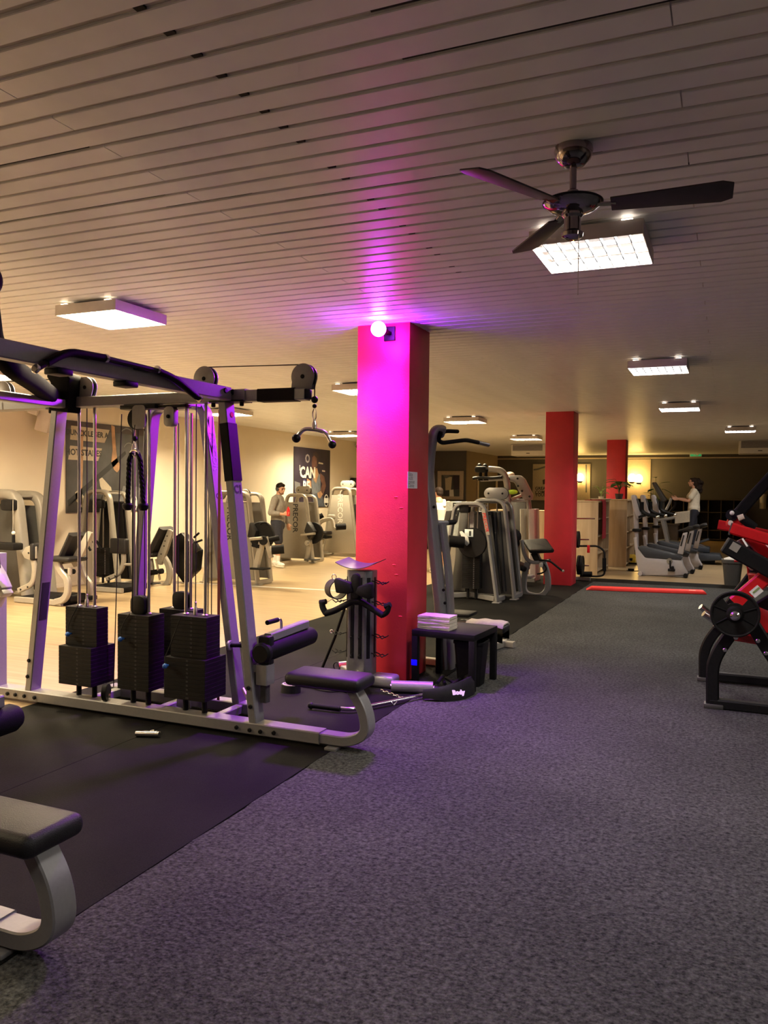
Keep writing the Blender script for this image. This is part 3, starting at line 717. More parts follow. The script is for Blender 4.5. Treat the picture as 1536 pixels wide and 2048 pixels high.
# low pulley column on the far left
ms.part('column', MB().bar([(-5.085, YF-.02, .09), (-5.085, YF-.02, 1.10)], .10, .11, up=(0, 1, 0)), 'silver')
ms.part('pulley_cover', MB().prism([(-.14, -.20), (.05, -.22), (.16, -.06), (.10, .04), (.02, .13), (-.06, .15), (-.14, .13)], .10, (-5.02, YF-.12, .92), (1, 0, 0), (0, 0, 1), .008), 'silver')
ms.part('cover_end', MB().box((-4.885, YF-.12, .83), (.07, .09, .05), roty(.9), .005), 'silver')
ms.part('cover_trim', MB().tube([(-5.10, YF-.175, 1.08), (-5.02, YF-.175, 1.06), (-4.94, YF-.175, .99), (-4.90, YF-.175, .90)], .006, 8), 'chrome')
ms.part('axle_bolt', MB().disc((-5.04, YF-.178, .94), (0, 1, 0), .018, .012, 12), 'black')
cab(ms, [(-4.93, YF-.12, 1.0), (-5.00, YF-.1, 1.5), (-5.03, YF-.08, 2.24)])
# ---- near half of the same station (only its row seat and a strip of frame reach into the picture)
ns = T('row_bench', 'black padded row seat with bent silver leg, cut by the left picture edge', 'bench', (-2.6, 2.02, 0))
YN = 2.02
ns.part('base_beam', MB().bar([(-4.9, YN, .058), (-2.30, YN, .058)], .115, .075), 'silver')
ns.part('roller_support', MB().bar([(-2.98, YN, .09), (-2.98, YN, .47)], .08, .08, up=(0, 1, 0)), 'silver')
for x0, x1 in ((-2.785, -3.03), (-4.735, -4.36)): ms.part('upright', upright(x0, x1, 1.52), 'silver')
ms.part('base_beam', MB().bar([(-4.9, 1.52, .058), (-2.6, 1.52, .058)], .10, .075), 'silver')
row_seat(ns, YN, -.05, -.17)
# lat bar hanging outside the left edge: only the round end of its black grip shows
single('hanging_grip', MB().sphere(ony(-16, 561, 3.2), (.055, .055, .078), 20, 14).rod(ony(-16, 530, 3.2), ony(-16, 300, 3.2), .008), 'foam', 'black rounded grip end hanging at the left picture edge under the ceiling', 'handle')

# ================================================================== attachments hung on the station
t = T('curl_bar', 'short chrome bent bar with black ball ends hanging from the top pulley', 'cable handle', (-2.38, YF, 1.9))
cx = -2.378
t.part('stopper', MB().sphere((cx, YF, 2.165), .022, 14, 10), 'black'); t.part('stopper', MB().sphere((cx, YF, 2.125), .014, 12, 8), 'black')
t.part('carabiner', MB().tube(rounded([(cx, YF, 2.115), (cx-.013, YF, 2.09), (cx-.013, YF, 2.05), (cx, YF, 2.035), (cx+.011, YF, 2.05), (cx+.011, YF, 2.09), (cx, YF, 2.115)], .01), .004, 8), 'chrome')
t.part('swivel', MB().lathe([(0, 0), (.016, .005), (.016, .035), (.009, .05), (.009, .062), (0, .062)], (cx, YF, 1.98), n=14), 'chrome')
L, R = Vector((-2.495, YF-.02, 1.925)), Vector((-2.262, YF+.02, 1.885))
t.part('bar', MB().tube(rounded([L, (-2.45, YF-.01, 1.985), (cx, YF, 1.980), (-2.305, YF+.01, 1.962), R], .03), .0125, 12), 'chrome')
t.part('ball_end', MB().sphere(L, .028, 16, 12), 'black'); t.part('ball_end', MB().sphere(R, .025, 16, 12), 'black')
t = T('triceps_rope', 'black twin rope pull-down hanging from the middle pulley', 'cable handle', (-3.67, 4.3, 1.45))
y = 4.30; xs = -3.675
t.part('ball', MB().sphere((xs, y, 1.935), .019, 12, 8), 'black')
t.part('carabiner', MB().tube(rounded([(xs, y, 1.915), (xs-.018, y, 1.89), (xs-.024, y, 1.83), (xs, y, 1.81), (xs+.018, y, 1.84), (xs+.012, y, 1.89), (xs, y, 1.915)], .012), .005, 8), 'chrome')
t.part('thimble', MB().tube(arc((xs, y, 1.825), .035, PI*.05, PI*.95, 10), .010, 8), 'chrome')
for s, xe in ((-1, -3.735), (1, -3.602)):
    b = MB(); 
    for q in range(3):
        pts = []
        for i in range(41):
            f = i/40; p = Vector((xs+s*.045, y, 1.82)).lerp(Vector((xe, y, 1.50)), f)
            if f < .1: p = p+Vector((-s*.02*(1-f*10), 0, .02*(1-f*10)))
            a = f*22+q*2*PI/3; pts.append(p+Vector((math.cos(a)*.008, math.sin(a)*.008, 0)))
        b.tube(pts, .0095, 7)
    t.part('rope', b, 'foam')
    t.part('rubber_end', MB().lathe([(0, -.05), (.022, -.048), (.034, -.032), (.036, -.012), (.028, 0), (0, 0)], (xe, y, 1.50), n=18), 'black')
# chrome handle on the mat
t = T('stirrup_handle', 'small chrome stirrup handle lying on the rubber mat in front of the station', 'cable handle', (-3.39, 4.10, 0))
a_, b_ = Vector((-3.468, 4.075, .022)), Vector((-3.325, 4.125, .022))
t.part('grip', MB().rod(a_, b_, .0175, 16), 'chrome')
d_ = (b_-a_).normalized(); n_ = Vector((-d_.y, d_.x, 0))
t.part('stirrup', MB().tube(rounded([a_+d_*.008, a_+d_*.012+n_*.075+Vector((0, 0, -.008)), b_-d_*.012+n_*.075+Vector((0, 0, -.008)), b_-d_*.008], .03), .006, 8), 'chrome')
t.part('swivel_eye', MB().tube([ (a_+b_)/2+n_*.085+Vector((.012*math.cos(q), .012*math.sin(q), -.005)) for q in [i*PI/5 for i in range(10)]], .004, 6, closed=True), 'chrome')
# ================================================================== attachment rack and floor clutter by the nearest pillar
def W(px, py, y): return ony(px, py, y)
def Wl(pts, y): return [ony(a, b, y) for a, b in pts]
RX, RY = -2.752, 5.97
t = T('attachment_rack', 'grey fluted post rack for cable handles in front of the nearest red pillar', 'rack', (RX, RY, 0))
poly = [(-.115, -.04), (-.075, -.10), (.075, -.10), (.115, -.04), (.115, .06), (-.115, .06)]
t.part('post', MB().prism(poly, .92, (RX, RY, .49), (1, 0, 0), (0, 1, 0), .006), 'postgrey')
for (x, y, rz) in ((-.036, -.101, 0), (.036, -.101, 0), (.096, -.071, .98), (-.096, -.071, -.98), (.116, .01, PI/2)):
    t.part('slot', MB().box((RX+x, RY+y, .565), (.032, .006, .66), rotz(rz), .002), 'black')
# saddle shaped top tray
b = MB(); vs = []; n, m = 12, 6
for lay in (0, -.006):
    for i in range(n+1):
        for j in range(m+1):
            u, v = -1+2*i/n, -1+2*j/m
            vs.append((RX+u*.17, RY-.02+v*.13, .985+.045*u*u+.012*v+lay))
fs = []; K = (n+1)*(m+1)
for i in range(n):
    for j in range(m):
        q = i*(m+1)+j; fs += [(q, q+1, q+m+2, q+m+1), (K+q, K+q+m+1, K+q+m+2, K+q+1)]
for i in range(n): q = i*(m+1); fs.append((q, q+m+1, K+q+m+1, K+q)); q += m; fs.append((q, K+q, K+q+m+1, q+m+1))
for j in range(m): fs.append((j, K+j, K+j+1, j+1)); q = n*(m+1)+j; fs.append((q, q+1, K+q+1, K+q))
t.part('top_tray', b.add(vs, fs), 'darkshroud', smooth=60)
for z in (.86, .69, .42, .27):
    for s in (-1, 1):
        for dy in (-.05, .01):
            x0 = RX+s*.115
            t.part('hook', MB().tube([(x0, RY+dy, z+.01), (x0+s*.04, RY+dy, z), (x0+s*.055, RY+dy, z-.012), (x0+s*.075, RY+dy, z-.004), (x0+s*.095, RY+dy, z-.016), (x0+s*.125, RY+dy, z+.004)], .0045, 6), 'blackm')
    for dx in (-.036, .036):
        t.part('hook', MB().tube([(RX+dx, RY-.10, z), (RX+dx, RY-.13, z-.004), (RX+dx+.012, RY-.145, z-.014), (RX+dx+.014, RY-.165, z-.004), (RX+dx+.03, RY-.18, z+.006)], .0045, 6), 'blackm')
t.part('foot', MB().box((RX+.20, RY+.03, .05), (.22, .16, .10), None, .03, 3), 'silver')
t.part('foot', MB().bar(rounded([(RX-.02, RY-.08, .06), (RX+.06, RY-.22, .13), (RX+.14, RY-.38, .10), (RX+.15, RY-.42, .0)], .08, 6), .075, .04), 'silver')
t.part('foot_cap', MB().box((RX+.17, RY-.40, .055), (.04, .07, .105), None, .014), 'black')
t.part('foot', MB().bar([(RX-.04, RY+.02, .05), (RX-.26, RY+.22, .05)], .07, .08), 'silver')
# handles that hang on it
y = RY-.17
t = T('v_row_bar', 'wide black rubber row handle with upturned grips hung on the rack', 'cable handle', (-2.75, y, .66))
t.part('bar', MB().tube(rounded(Wl([(650, 1227), (668, 1222), (706, 1202), (722, 1203), (766, 1231)], y), .05), .026, 12, scale=None), 'foam')
t.part('grip', MB().tube(rounded(Wl([(652, 1227), (645, 1215), (644, 1204)], y), .03), .025, 12), 'foam'); t.part('grip', MB().tube(rounded(Wl([(764, 1231), (775, 1225), (778, 1211)], y), .03), .021, 12), 'foam')
t.part('grip_end', MB().rod(W(640, 1205, y), W(652, 1203, y), .022), 'foam'); t.part('grip_end', MB().rod(W(770, 1214, y), W(781, 1209, y), .022), 'foam')
t.part('hub', MB().prism(rpoly(.09, .11, .03), .04, W(713, 1196, y), bev=.008), 'foam')
y = RY-.21
t = T('close_grip_handle', 'black double-wing close grip handle hung above the wide row handle', 'cable handle', (-2.76, y, .8))
t.part('hub', MB().prism(rpoly(.07, .20, .03), .035, W(712, 1172, y), bev=.008), 'foam')
t.part('wing', MB().prism([(-.17, .055), (-.15, .075), (-.02, .04), (0, -.03), (-.05, -.05), (-.15, -.045)], .06, W(708, 1176, y), bev=.01), 'foam')
t.part('wing', MB().prism([(.12, .06), (.14, .05), (.15, -.06), (.12, -.075), (.03, -.05), (0, -.03), (.02, .02)], .06, W(713, 1178, y), bev=.01), 'foam')
t.part('hanging_eye', MB().tube(arc(W(713, 1155, y), .018, 0, 2*PI, 12)[:-1], .004, 6, closed=True), 'chrome')
c = W(672, 1178, RY-.12)
t = T('ankle_cuff', 'dark ankle cuff hung left on the rack, edge shining violet', 'strap', tuple(c-Vector((0, 0, .08))))
t.part('cuff', MB().lathe([(.072, -.055), (.080, -.055), (.082, 0), (.080, .055), (.072, .055), (.070, 0), (.072, -.055)], c, (.75, -.66, 0), 26), 'vinyl')
t.part('cuff_strap', MB().bar([c+Vector((-.02, 0, -.075)), W(655, 1204, RY-.12)], .02, .004, bev=.001), 'towel', 'pale webbing strap')
t.part('d_ring', MB().tube(arc(c+Vector((-.02, 0, .10)), .02, 0, 2*PI, 12)[:-1], .004, 6, closed=True), 'chrome')
a_, b_ = W(693, 1205, RY+.06), onz(642, 1342, .02)
t = T('leaning_bar', 'thin black rubber-coated bar leaning against the left of the rack', 'bar', (a_.x, a_.y, 0))
t.part('bar', MB().tube([a_, a_.lerp(b_, .5)+Vector((0.012, 0, 0.0)), b_], .012, 10), 'foam')
t.part('bar_eye', MB().tube(arc(a_.lerp(b_, .45)+Vector((-.03, 0, .02)), .014, 0, 2*PI, 10)[:-1], .004, 6, closed=True), 'chrome')
c = onz(683, 1332, .04)
t = T('chrome_roller', 'chrome knurled end of a bar handle on the floor behind the row seat', 'cable handle', (c.x, c.y, 0))
t.part('sleeve', MB().rod(c+Vector((-.03, -.02, .0)), c+Vector((.04, .06, .0)), .038, 20), 'chrome'); t.part('collar', MB().tube(arc(c+Vector((-.032, -.022, 0)), .036, 0, 2*PI, 16)[:-1], .006, 6, closed=True), 'black')
# on the floor
c = onz(573, 1388)
t = T('ankle_strap', 'black ankle strap ring with pale lining standing on the rubber mat', 'strap', (c.x, c.y+.06, 0))
b = MB(); b.sweep([(c.x+.075*math.cos(a), c.y+.07+.06*math.sin(a), .032) for a in [i*PI/12 for i in range(24)]], [(-.006, -.03), (.006, -.03), (.006, .03), (-.006, .03)], closed=True)
t.part('band', b, 'vinyl')
b = MB(); b.sweep([(c.x+.068*math.cos(a), c.y+.07+.053*math.sin(a), .036) for a in [i*PI/12 for i in range(24)]], [(-.003, -.03), (.003, -.03), (.003, .03), (-.003, .03)], closed=True)
t.part('lining', b, 'towel')
c, e = onz(594, 1372), onz(618, 1376)
t = T('jump_rope', 'black jump rope with a lime green handle lying on the rubber mat', 'jump rope', (c.x, c.y, 0))
t.part('handle', MB().tube([c+Vector((0, 0, .018)), e+Vector((0, 0, .018))], .017, 12, scale=[1, .8]), 'lime')
t.part('rope', MB().tube([e+Vector((0, 0, .012)), onz(640, 1380, .008), onz(660, 1383, .008), onz(690, 1382, .008)], .006, 6), 'black'); t.part('handle', MB().rod(onz(688, 1382, .014), onz(702, 1384, .014), .012), 'chrome', 'chrome handle end')
t = T('lat_bar', 'chrome lat pull-down bar with black rubber grips lying across the mat edge', 'bar', (-2.45, 5.36, 0))
p = [onz(*q, .03) for q in ((622, 1411), (662, 1415), (680, 1418), (702, 1419), (862, 1387), (905, 1378))]
t.part('bar', MB().tube(rounded([p[1], p[3], p[4], p[5]], .05), .0145, 14), 'chrome')
t.part('grip', MB().tube([p[0], p[2]], .019, 14), 'foam'); t.part('grip_end', MB().sphere(p[0], .025, 14, 10), 'black')
t.part('clip', MB().tube([onz(782, 1403, .045), onz(788, 1410, .02), onz(794, 1403, .045)], .005, 6), 'chrome')
a_, b_ = onz(783, 1372, .05), onz(866, 1375, .05)
t = T('foam_roller_bar', 'grey foam covered bar lying on the floor beside the rack', 'bar', tuple((a_+b_)/2-Vector((0, 0, .05))))
t.part('foam_sleeve', MB().rod(a_, b_, .046, 24), 'silver'); t.part('rod', MB().rod(a_+(b_-a_)*-.02, b_+(b_-a_)*.03, .014), 'chrome')
t = T('chain', 'short thin chain lying between the rack foot and the lat bar', 'chain', tuple(onz(785, 1388)))
q0, q1 = onz(764, 1381, .012), onz(806, 1396, .012)
for i in range(9):
    c = q0.lerp(q1, i/8); d = (q1-q0).normalized(); n = Vector((-d.y, d.x, 0)) if i % 2 else Vector((0, 0, 1))
    t.part('link', MB().tube([c+d*(.02*math.cos(a))+n*(.009*math.sin(a)) for a in [k*PI/6 for k in range(12)]], .0028, 5, closed=True), 'chrome')
# dip belt: a thick padded crescent
t = T('dip_belt', 'black padded dip belt with a white sewn label, lying beside the table', 'belt', (-1.95, 5.72, 0))
inner = Wl([], 1); ctr = [onz(*q, 0) for q in ((845, 1402), (880, 1403), (918, 1399), (942, 1387), (938, 1375), (924, 1368))]
ctr = rounded(ctr, .08, 5); hN = len(ctr)
t.part('pad', MB().sweep([c+Vector((0, 0, .055)) for c in ctr], [(-.055, -.055), (.035, -.055), (.030, .035), (.008, .07), (-.030, .055)], scale=[.45+.75*math.sin(PI*min(.999, (i+.6)/hN)) for i in range(hN)]), 'vinyl')
t.part('label', text_mb('Body', .045, onz(920, 1383, .105)+Vector((.0, -.035, .0)), (.75, .55, .0), (-.35, .45, .8), .001, .004), 'paper', smooth=0)
for k, (q0, q1) in enumerate((((884, 1352), (890, 1368)), ((892, 1356), (912, 1368)), ((898, 1374), (920, 1358)), ((875, 1366), (886, 1352)))):
    a_, b_ = onz(*q0, .05+.012*k), onz(*q1, .05+.012*k)
    single('rubber_grip', MB().tube([a_, b_], .014, 10), 'foam', ('black rubber grip upright behind the dip belt', 'black rubber grip under the table lying crosswise', 'black rubber grip leaning on top of the dip belt', 'black rubber grip leftmost beside the foam bar')[k], 'cable handle', 'loose rubber grips by the table')
# side table, towels, bin
TX, TY, TH = -2.075, 6.39, .46
t = T('side_table', 'small square black side table with four block legs beside the nearest pillar', 'table', (TX, TY, 0), math.radians(-4))
t.part('table_top', MB().box((0, 0, TH-.025), (.55, .55, .05), None, .003), 'black')
for sx in (-1, 1):
    for sy in (-1, 1): t.part('leg', MB().box((sx*.25, sy*.25, (TH-.05)/2), (.05, .05, TH-.05), None, .002), 'black')
t.part('painted_light_spot', MB().box((-.25, -.277, .19), (.05, .004, .045), None, .001), 'bluelight', 'small glowing patch painted as a spot of blue light on the front left leg')  # glowing plate stands in for a patch of blue light falling on the leg
t = T('waste_bin', 'dark tapered waste bin standing under the side table', 'bin', (-1.93, 6.38, 0))
b = MB(); r0, r1 = .095, .125
for (za, zb, ra, rb) in ((0.0, .36, r0, r1),):
    A = [(-1.93+x*ra, 6.38+y*ra, za) for x, y in rpoly(2, 2, .4)]; B = [(-1.93+x*rb, 6.38+y*rb, zb) for x, y in rpoly(2, 2, .4)]; k = len(A)
    b.add(A+B, [(i, (i+1) % k, k+(i+1) % k, k+i) for i in range(k)]+[tuple(reversed(range(k)))])
t.part('body', b, 'black'); t.part('rim', MB().sweep([(-1.93+x*.126, 6.38+y*.126, .36) for x, y in rpoly(2, 2, .4)], [(-.006, -.01), (.006, -.01), (.006, .01), (-.006, .01)], closed=True), 'black')
c = onz(869, 1259, TH)
for k in range(4):
    h = .027; z = TH+.001+k*.0278
    t = T('folded_towel', 'cream folded towel, %s in the stack on the black side table' % ('lowest', 'second from below', 'third from below', 'topmost')[k], 'towel', (c.x, c.y+.07, z), math.radians((-6, -2, -5, -3)[k]), 'folded towels on the side table')
    b = MB()
    for q in range(2):   # two folded layers wrapped round the front edge
        bm = bmesh.new(); bmesh.ops.create_cube(bm, size=1)
        bmesh.ops.subdivide_edges(bm, edges=bm.edges[:], cuts=5, use_grid_fill=True)
        for v in bm.verts: v.co = Vector((v.co.x*.285, v.co.y*(.17+.006*q), v.co.z*.0125))+Vector((0, 0, .0065+q*.0132))+Vector((random.gauss(0, .001), random.gauss(0, .001), 0))+Vector((0, 0, .0012*math.sin(v.co.x*9+k)))
        b.bm(bm)
    t.part('towel_layers', b, 'towel', smooth=60)

# ================================================================== pull-up / dip tower right behind the nearest pillar
Y1 = 6.86
t = T('pull_up_tower', 'tall silver pull-up and dip tower behind the side table, black handles on top', 'pull-up tower', (-2.35, Y1, 0))
t.part('main_post', MB().oval([W(852, 885, Y1), W(858, 985, Y1), W(880, 1200, Y1), W(892, 1342, Y1)], .085, .19, up=(0, 1, 0)), 'silver')
t.part('top_branch', MB().oval(rounded([W(857, 960, Y1), W(861, 900, Y1), W(868, 863, Y1), W(884, 863, Y1+.12)], .12, 6), .08, .12, up=(0, 1, 0)), 'silver')
t.part('top_branch', MB().oval(rounded([W(855, 930, Y1), W(848, 880, Y1), W(838, 858, Y1), W(815, 850, Y1+.1)], .1, 6), .08, .12, up=(0, 1, 0)), 'silver')
t.part('handle', MB().tube(rounded([W(880, 870, Y1+.05), W(890, 862, Y1+.2), W(915, 863, Y1+.45)], .08), .019, 12), 'foam')
t.part('handle', MB().tube(rounded([W(882, 864, Y1), W(876, 880, Y1+.02), W(884, 886, Y1+.1), W(932, 880, Y1+.45), W(956, 885, Y1+.7)], .06, 5), .020, 12), 'foam')
t.part('handle_end', MB().rod(W(954, 884.5, Y1+.69), W(977, 890, Y1+.85), .020, 12), 'silver')
t.part('side_post', MB().oval(rounded([W(885, 1048, Y1+.12), W(898, 1150, Y1+.12), W(901, 1215, Y1+.1), W(903, 1345, Y1)], .3, 6), .05, .13, up=(0, 1, 0)), 'silver')
t.part('dip_handle', MB().rod(W(862, 1046, Y1), W(893, 1046, Y1+.28), .026, 12), 'silver'); t.part('dip_grip', MB().rod(W(893, 1046, Y1+.28), W(909, 1044, Y1+.42), .024, 12), 'foam')
t.part('arm_pad', MB().box(W(847, 1002, Y1+.15), (.12, .3, .14), None, .04, 3), 'vinyl')
t.part('guide_rod', MB().rod(W(848, 1100, Y1+.1), W(849, 1338, Y1+.05), .011), 'steel'); t.part('guide_sleeve', MB().rod(W(848, 1035, Y1+.1), W(848, 1098, Y1+.1), .045, 16), 'darkshroud')
bolts(t, [W(868, 1014, Y1-.06), W(887, 1180, Y1-.06), W(890, 1206, Y1-.06)], (0, 1, 0), .014)
t.part('base_beam', MB().bar([(-2.36, Y1-.05, .04), (-2.10, 8.1, .04)], .08, .07), 'champagne'); t.part('base_beam', MB().bar([(-2.95, Y1+.1, .035), (-2.30, Y1+.05, .035)], .08, .06), 'champagne')
t.part('base_beam', MB().bar([(-2.45, 8.1, .035), (-1.98, 8.05, .035)], .08, .06), 'champagne')
t.part('step_post', MB().bar([(W(928, 1240, 7.75).x, 7.75, .06), (W(928, 1240, 7.75).x, 7.75, W(928, 1240, 7.75).z)], .09, .09, up=(0, 1, 0)), 'silver')
t.part('step', MB().box(W(922, 1227, 7.75), (.26, .3, .035), None, .012), 'black')
t.part('knee_pad_frame', MB().bar([(-2.08, 7.35, .06), (-2.03, 7.3, .30)], .05, .05), 'champagne')
t.part('knee_pad', MB().box((-2.03, 7.28, .325), (.34, .22, .07), None, .03, 3), 'vinyl')
t = T('draped_towel', 'cream towel draped over the pad behind the side table', 'towel', (-2.03, 7.28, .365))
b = MB(); bm = bmesh.new(); bmesh.ops.create_grid(bm, x_segments=16, y_segments=10, size=.5)
for v in bm.verts:
    x, y_ = v.co.x*.36, v.co.y*.42
    z = .377-max(0, abs(y_)-.11)*1.6-.004*math.sin(x*40)
    v.co = Vector((-2.05+x, 7.28+max(-.125, min(.125, y_))+.0*x, z+.006*math.cos(x*13)+.012))
bmesh.ops.solidify(bm, geom=bm.faces[:], thickness=.012); b.bm(bm)
t.part('cloth', b, 'towel', smooth=60)
# ================================================================== selectorised machines
def tower(t, x, y, w0, w1, h, depth, front='shroud', text=None, tcol='ink', r=.14, m='champagne', tube=(.055, .11), stackn=0, top_pulley=True, tsize=.13, shroud='shroud', tz=None, rear=True):
    """arch-framed weight tower, front face towards -y at (x, y)"""
    def arch(yy, hh=h):
        return rounded([(x-w0/2, yy, .02), (x-w1/2, yy, hh), (x+w1/2, yy, hh), (x+w0/2, yy, .02)], r, 7)
    t.part('front_arch', MB().oval(arch(y), tube[0], tube[1], up=(0, 1, 0)), m)
    if rear: t.part('rear_arch', MB().oval(arch(y+depth, h-.02), tube[0], tube[1], up=(0, 1, 0)), m)
    fr = lambda z: (w0+(w1-w0)*z/h)/2-.02
    for s in (-1, 1):
        t.part('side_rail', MB().bar([(x+s*(w0/2-.01), y, .04), (x+s*(w0/2-.01), y+depth, .04)], .07, .07), m)
        t.part('foot', MB().box((x+s*w0/2, y-.01, .008), (.11, .16, .016), None, .004), m)
    zt = h-.17
    if front == 'shroud':
        fs_ = t.part('front_shroud', MB().prism([(-fr(.08), .08), (fr(.08), .08), (fr(zt), zt), (-fr(zt), zt)], .035, (x, y-.035, 0), (1, 0, 0), (0, 0, 1), .012), shroud)
    t.part('rear_shroud', MB().prism([(-fr(.08), .08), (fr(.08), .08), (fr(zt), zt), (-fr(zt), zt)], .03, (x, y+depth*.97, 0), (1, 0, 0), (0, 0, 1), .01), 'darkshroud' if front != 'shroud' else shroud)
    for s in (-.07, .07): t.part('guide_rod', MB().rod((x+s, y+depth*.5, .10), (x+s, y+depth*.5, h-.03), .012, 8), 'steel')
    t.part('top_plate', MB().box((x, y+depth*.5, h-.035), (w1*.8, depth, .03), None, .008), m)
    if stackn:
        z = .17
        for i in range(stackn):
            wp_ = t.put('weight_plate', plate_mesh(.27, .14, .0262), 'plate', at=(x, y+depth*.5-.02, z+.013)); z += .0275
            if i < 18: nb_ = t.part('number', text_mb(str((stackn-i)*5), .02, (x+.045, y+depth*.5-.0905, z-.014), (1, 0, 0), (0, 0, 1), .0002, .0006), 'greyink', smooth=0); under(nb_, wp_)
        t.part('rubber_foot', MB().rod((x-.06, y+depth*.5-.02, .02), (x-.06, y+depth*.5-.02, .17), .02), 'black'); t.part('rubber_foot', MB().rod((x+.06, y+depth*.5-.02, .02), (x+.06, y+depth*.5-.02, .17), .02), 'black')
    if top_pulley:
        sx = .10
        poly = [(sx*math.cos(q)*1.0+(.09 if math.cos(q) > 0 else -.09), sx*math.sin(q)*.9) for q in [i*PI/12 for i in range(24)]]
        for s in (-.03, .03): t.part('pulley_plate', MB().prism(poly, .008, (x+.06, y+depth*.5+s, h+.10), (1, 0, 0), (0, 0, 1), .002), m)
        t.part('pulley_wheel', MB().disc((x+.15, y+depth*.5, h+.10), (0, 1, 0), .095, .03, 22), 'black')
        for dx in (-.06, .16): t.part('axle_bolt', MB().disc((x+dx, y+depth*.5-.036, h+.10), (0, 1, 0), .016, .01, 10), 'black')
    if text:
        zz = tz or h*.56
        lt_ = t.part('lettering', text_mb(text, tsize, (x, y-.0535, zz), (0, 0, -1), (1, 0, 0), .0006, .004), tcol, smooth=0)
        if front == 'shroud': under(lt_, fs_)
def pad(t, px, py, y, d, R=None, nm='pad', m='vinyl', bev=.03): return t.part(nm, MB().box(W(px, py, y), d, R, bev, 3), m)
def arm(t, pts, y, w=.05, d=.07, nm='arm', m='champagne', r=.12, dy=0):
    P = Wl(pts, y); n = len(P)
    if dy: P = [p+Vector((0, dy*i/(n-1), 0)) for i, p in enumerate(P)]
    return t.part(nm, MB().bar(rounded(P, r, 5), w, d, up=(0, 1, 0), bev=.012), m)
def plate_px(t, pts, y, th, nm, m, bev=.008):
    P = Wl(pts, y); o = P[0]
    return t.part(nm, MB().prism([(p.x-o.x, p.z-o.z) for p in P], th, o, (1, 0, 0), (0, 0, 1), bev), m)

# --- M1: machine at the far left edge
y = 8.45
t = T('leg_machine', 'leg machine at the left picture edge, cream arm with round plate and dark platform', 'weight machine', (W(20, 1200, y).x, y, 0))
tower(t, W(4, 1200, y).x, y, 1.02, .60, 1.50, .42, front='open', top_pulley=False, m='shroud', tube=(.14, .16), r=.2)
t.part('dark_panel', MB().prism([(-.40, .1), (.40, .1), (.30, 1.35), (-.30, 1.35)], .03, (W(4, 1200, y).x, y+.1, 0), bev=.01), 'darkshroud')
t.part('shelf', MB().box(W(8, 1092, y-.25), (.55, .18, .10), None, .02), 'black'); t.part('knob_rod', MB().rod(W(27, 1088, y-.2), W(27, 1070, y-.2), .022), 'black')
t.part('knob', MB().sphere(W(27, 1066, y-.2), .028, 12, 8), 'white'); t.part('cable', MB().rod(W(26, 1000, y-.15), W(26, 1062, y-.2), .005), 'champagne')
t.part('cam_block', MB().box(W(18, 1010, y-.12), (.22, .12, .16), None, .03), 'black')
plate_px(t, [(52, 1094), (62, 1091), (73, 1093), (74, 1117), (60, 1120), (50, 1116), (45, 1106)], y-.25, .03, 'arm_plate', 'champagne')
pad(t, 77, 1103, y-.17, (.08, .26, .24), None, 'pad', 'vinyl')
arm(t, [(66, 1115), (70, 1140), (66, 1168), (38, 1181)], y-.25, .075, .05); arm(t, [(70, 1150), (95, 1150)], y-.2, .04, .05)
bolts(t, [W(66, 1099, y-.27), W(57, 1106, y-.27), W(66, 1114, y-.27), W(55, 1174, y-.28), W(41, 1179, y-.28)], (0, 1, 0), .012)
p0, p1 = onz(22, 1206), onz(168, 1206)
t.part('platform', MB().box(((p0.x+p1.x)/2, y+.05, .05), (p1.x-p0.x, .62, .06), None, .01), 'foam', 'dark ribbed foot platform'); t.part('platform_frame', MB().bar([(p0.x, y-.28, .045), (p1.x-.02, y-.28, .045)], .05, .075), 'champagne')
arm(t, [(114, 1120), (121, 1142), (136, 1158), (136, 1186), (128, 1200), (112, 1204)], y-.28, .09, .07, 'seat_leg')
arm(t, [(158, 1120), (166, 1150), (182, 1172), (182, 1190)], y+.15, .08, .07, 'seat_leg')
pad(t, 134, 1117, y-.18, (.42, .36, .07), None, 'seat'); t.part('seat_rail', MB().bar(Wl([(120, 1127), (150, 1123)], y-.2), .06, .03), 'champagne')
plate_px(t, [(143, 1122), (176, 1062), (186, 1066), (172, 1100), (160, 1127), (150, 1134)], y-.10, .06, 'back_plate', 'champagne')
Q = Wl([(137, 1112), (157, 1068)], y-.12); t.part('backrest', MB().bar([Q[0], Q[1]], .09, .34, up=(0, 1, 0), bev=.035), 'vinyl')
t.part('gas_strut', MB().rod(W(138, 1148, y-.1), W(138, 1186, y-.1), .018), 'steel'); t.part('roller', MB().rod(W(126, 1143, y-.25), W(148, 1143, y-.25), .035), 'black'); t.part('roller_end', MB().rod(W(140, 1135, y-.3), W(140, 1150, y-.3), .03), 'champagne')
pad(t, 143, 1194, y-.05, (.28, .3, .10), None, 'foot_pedal', 'black')

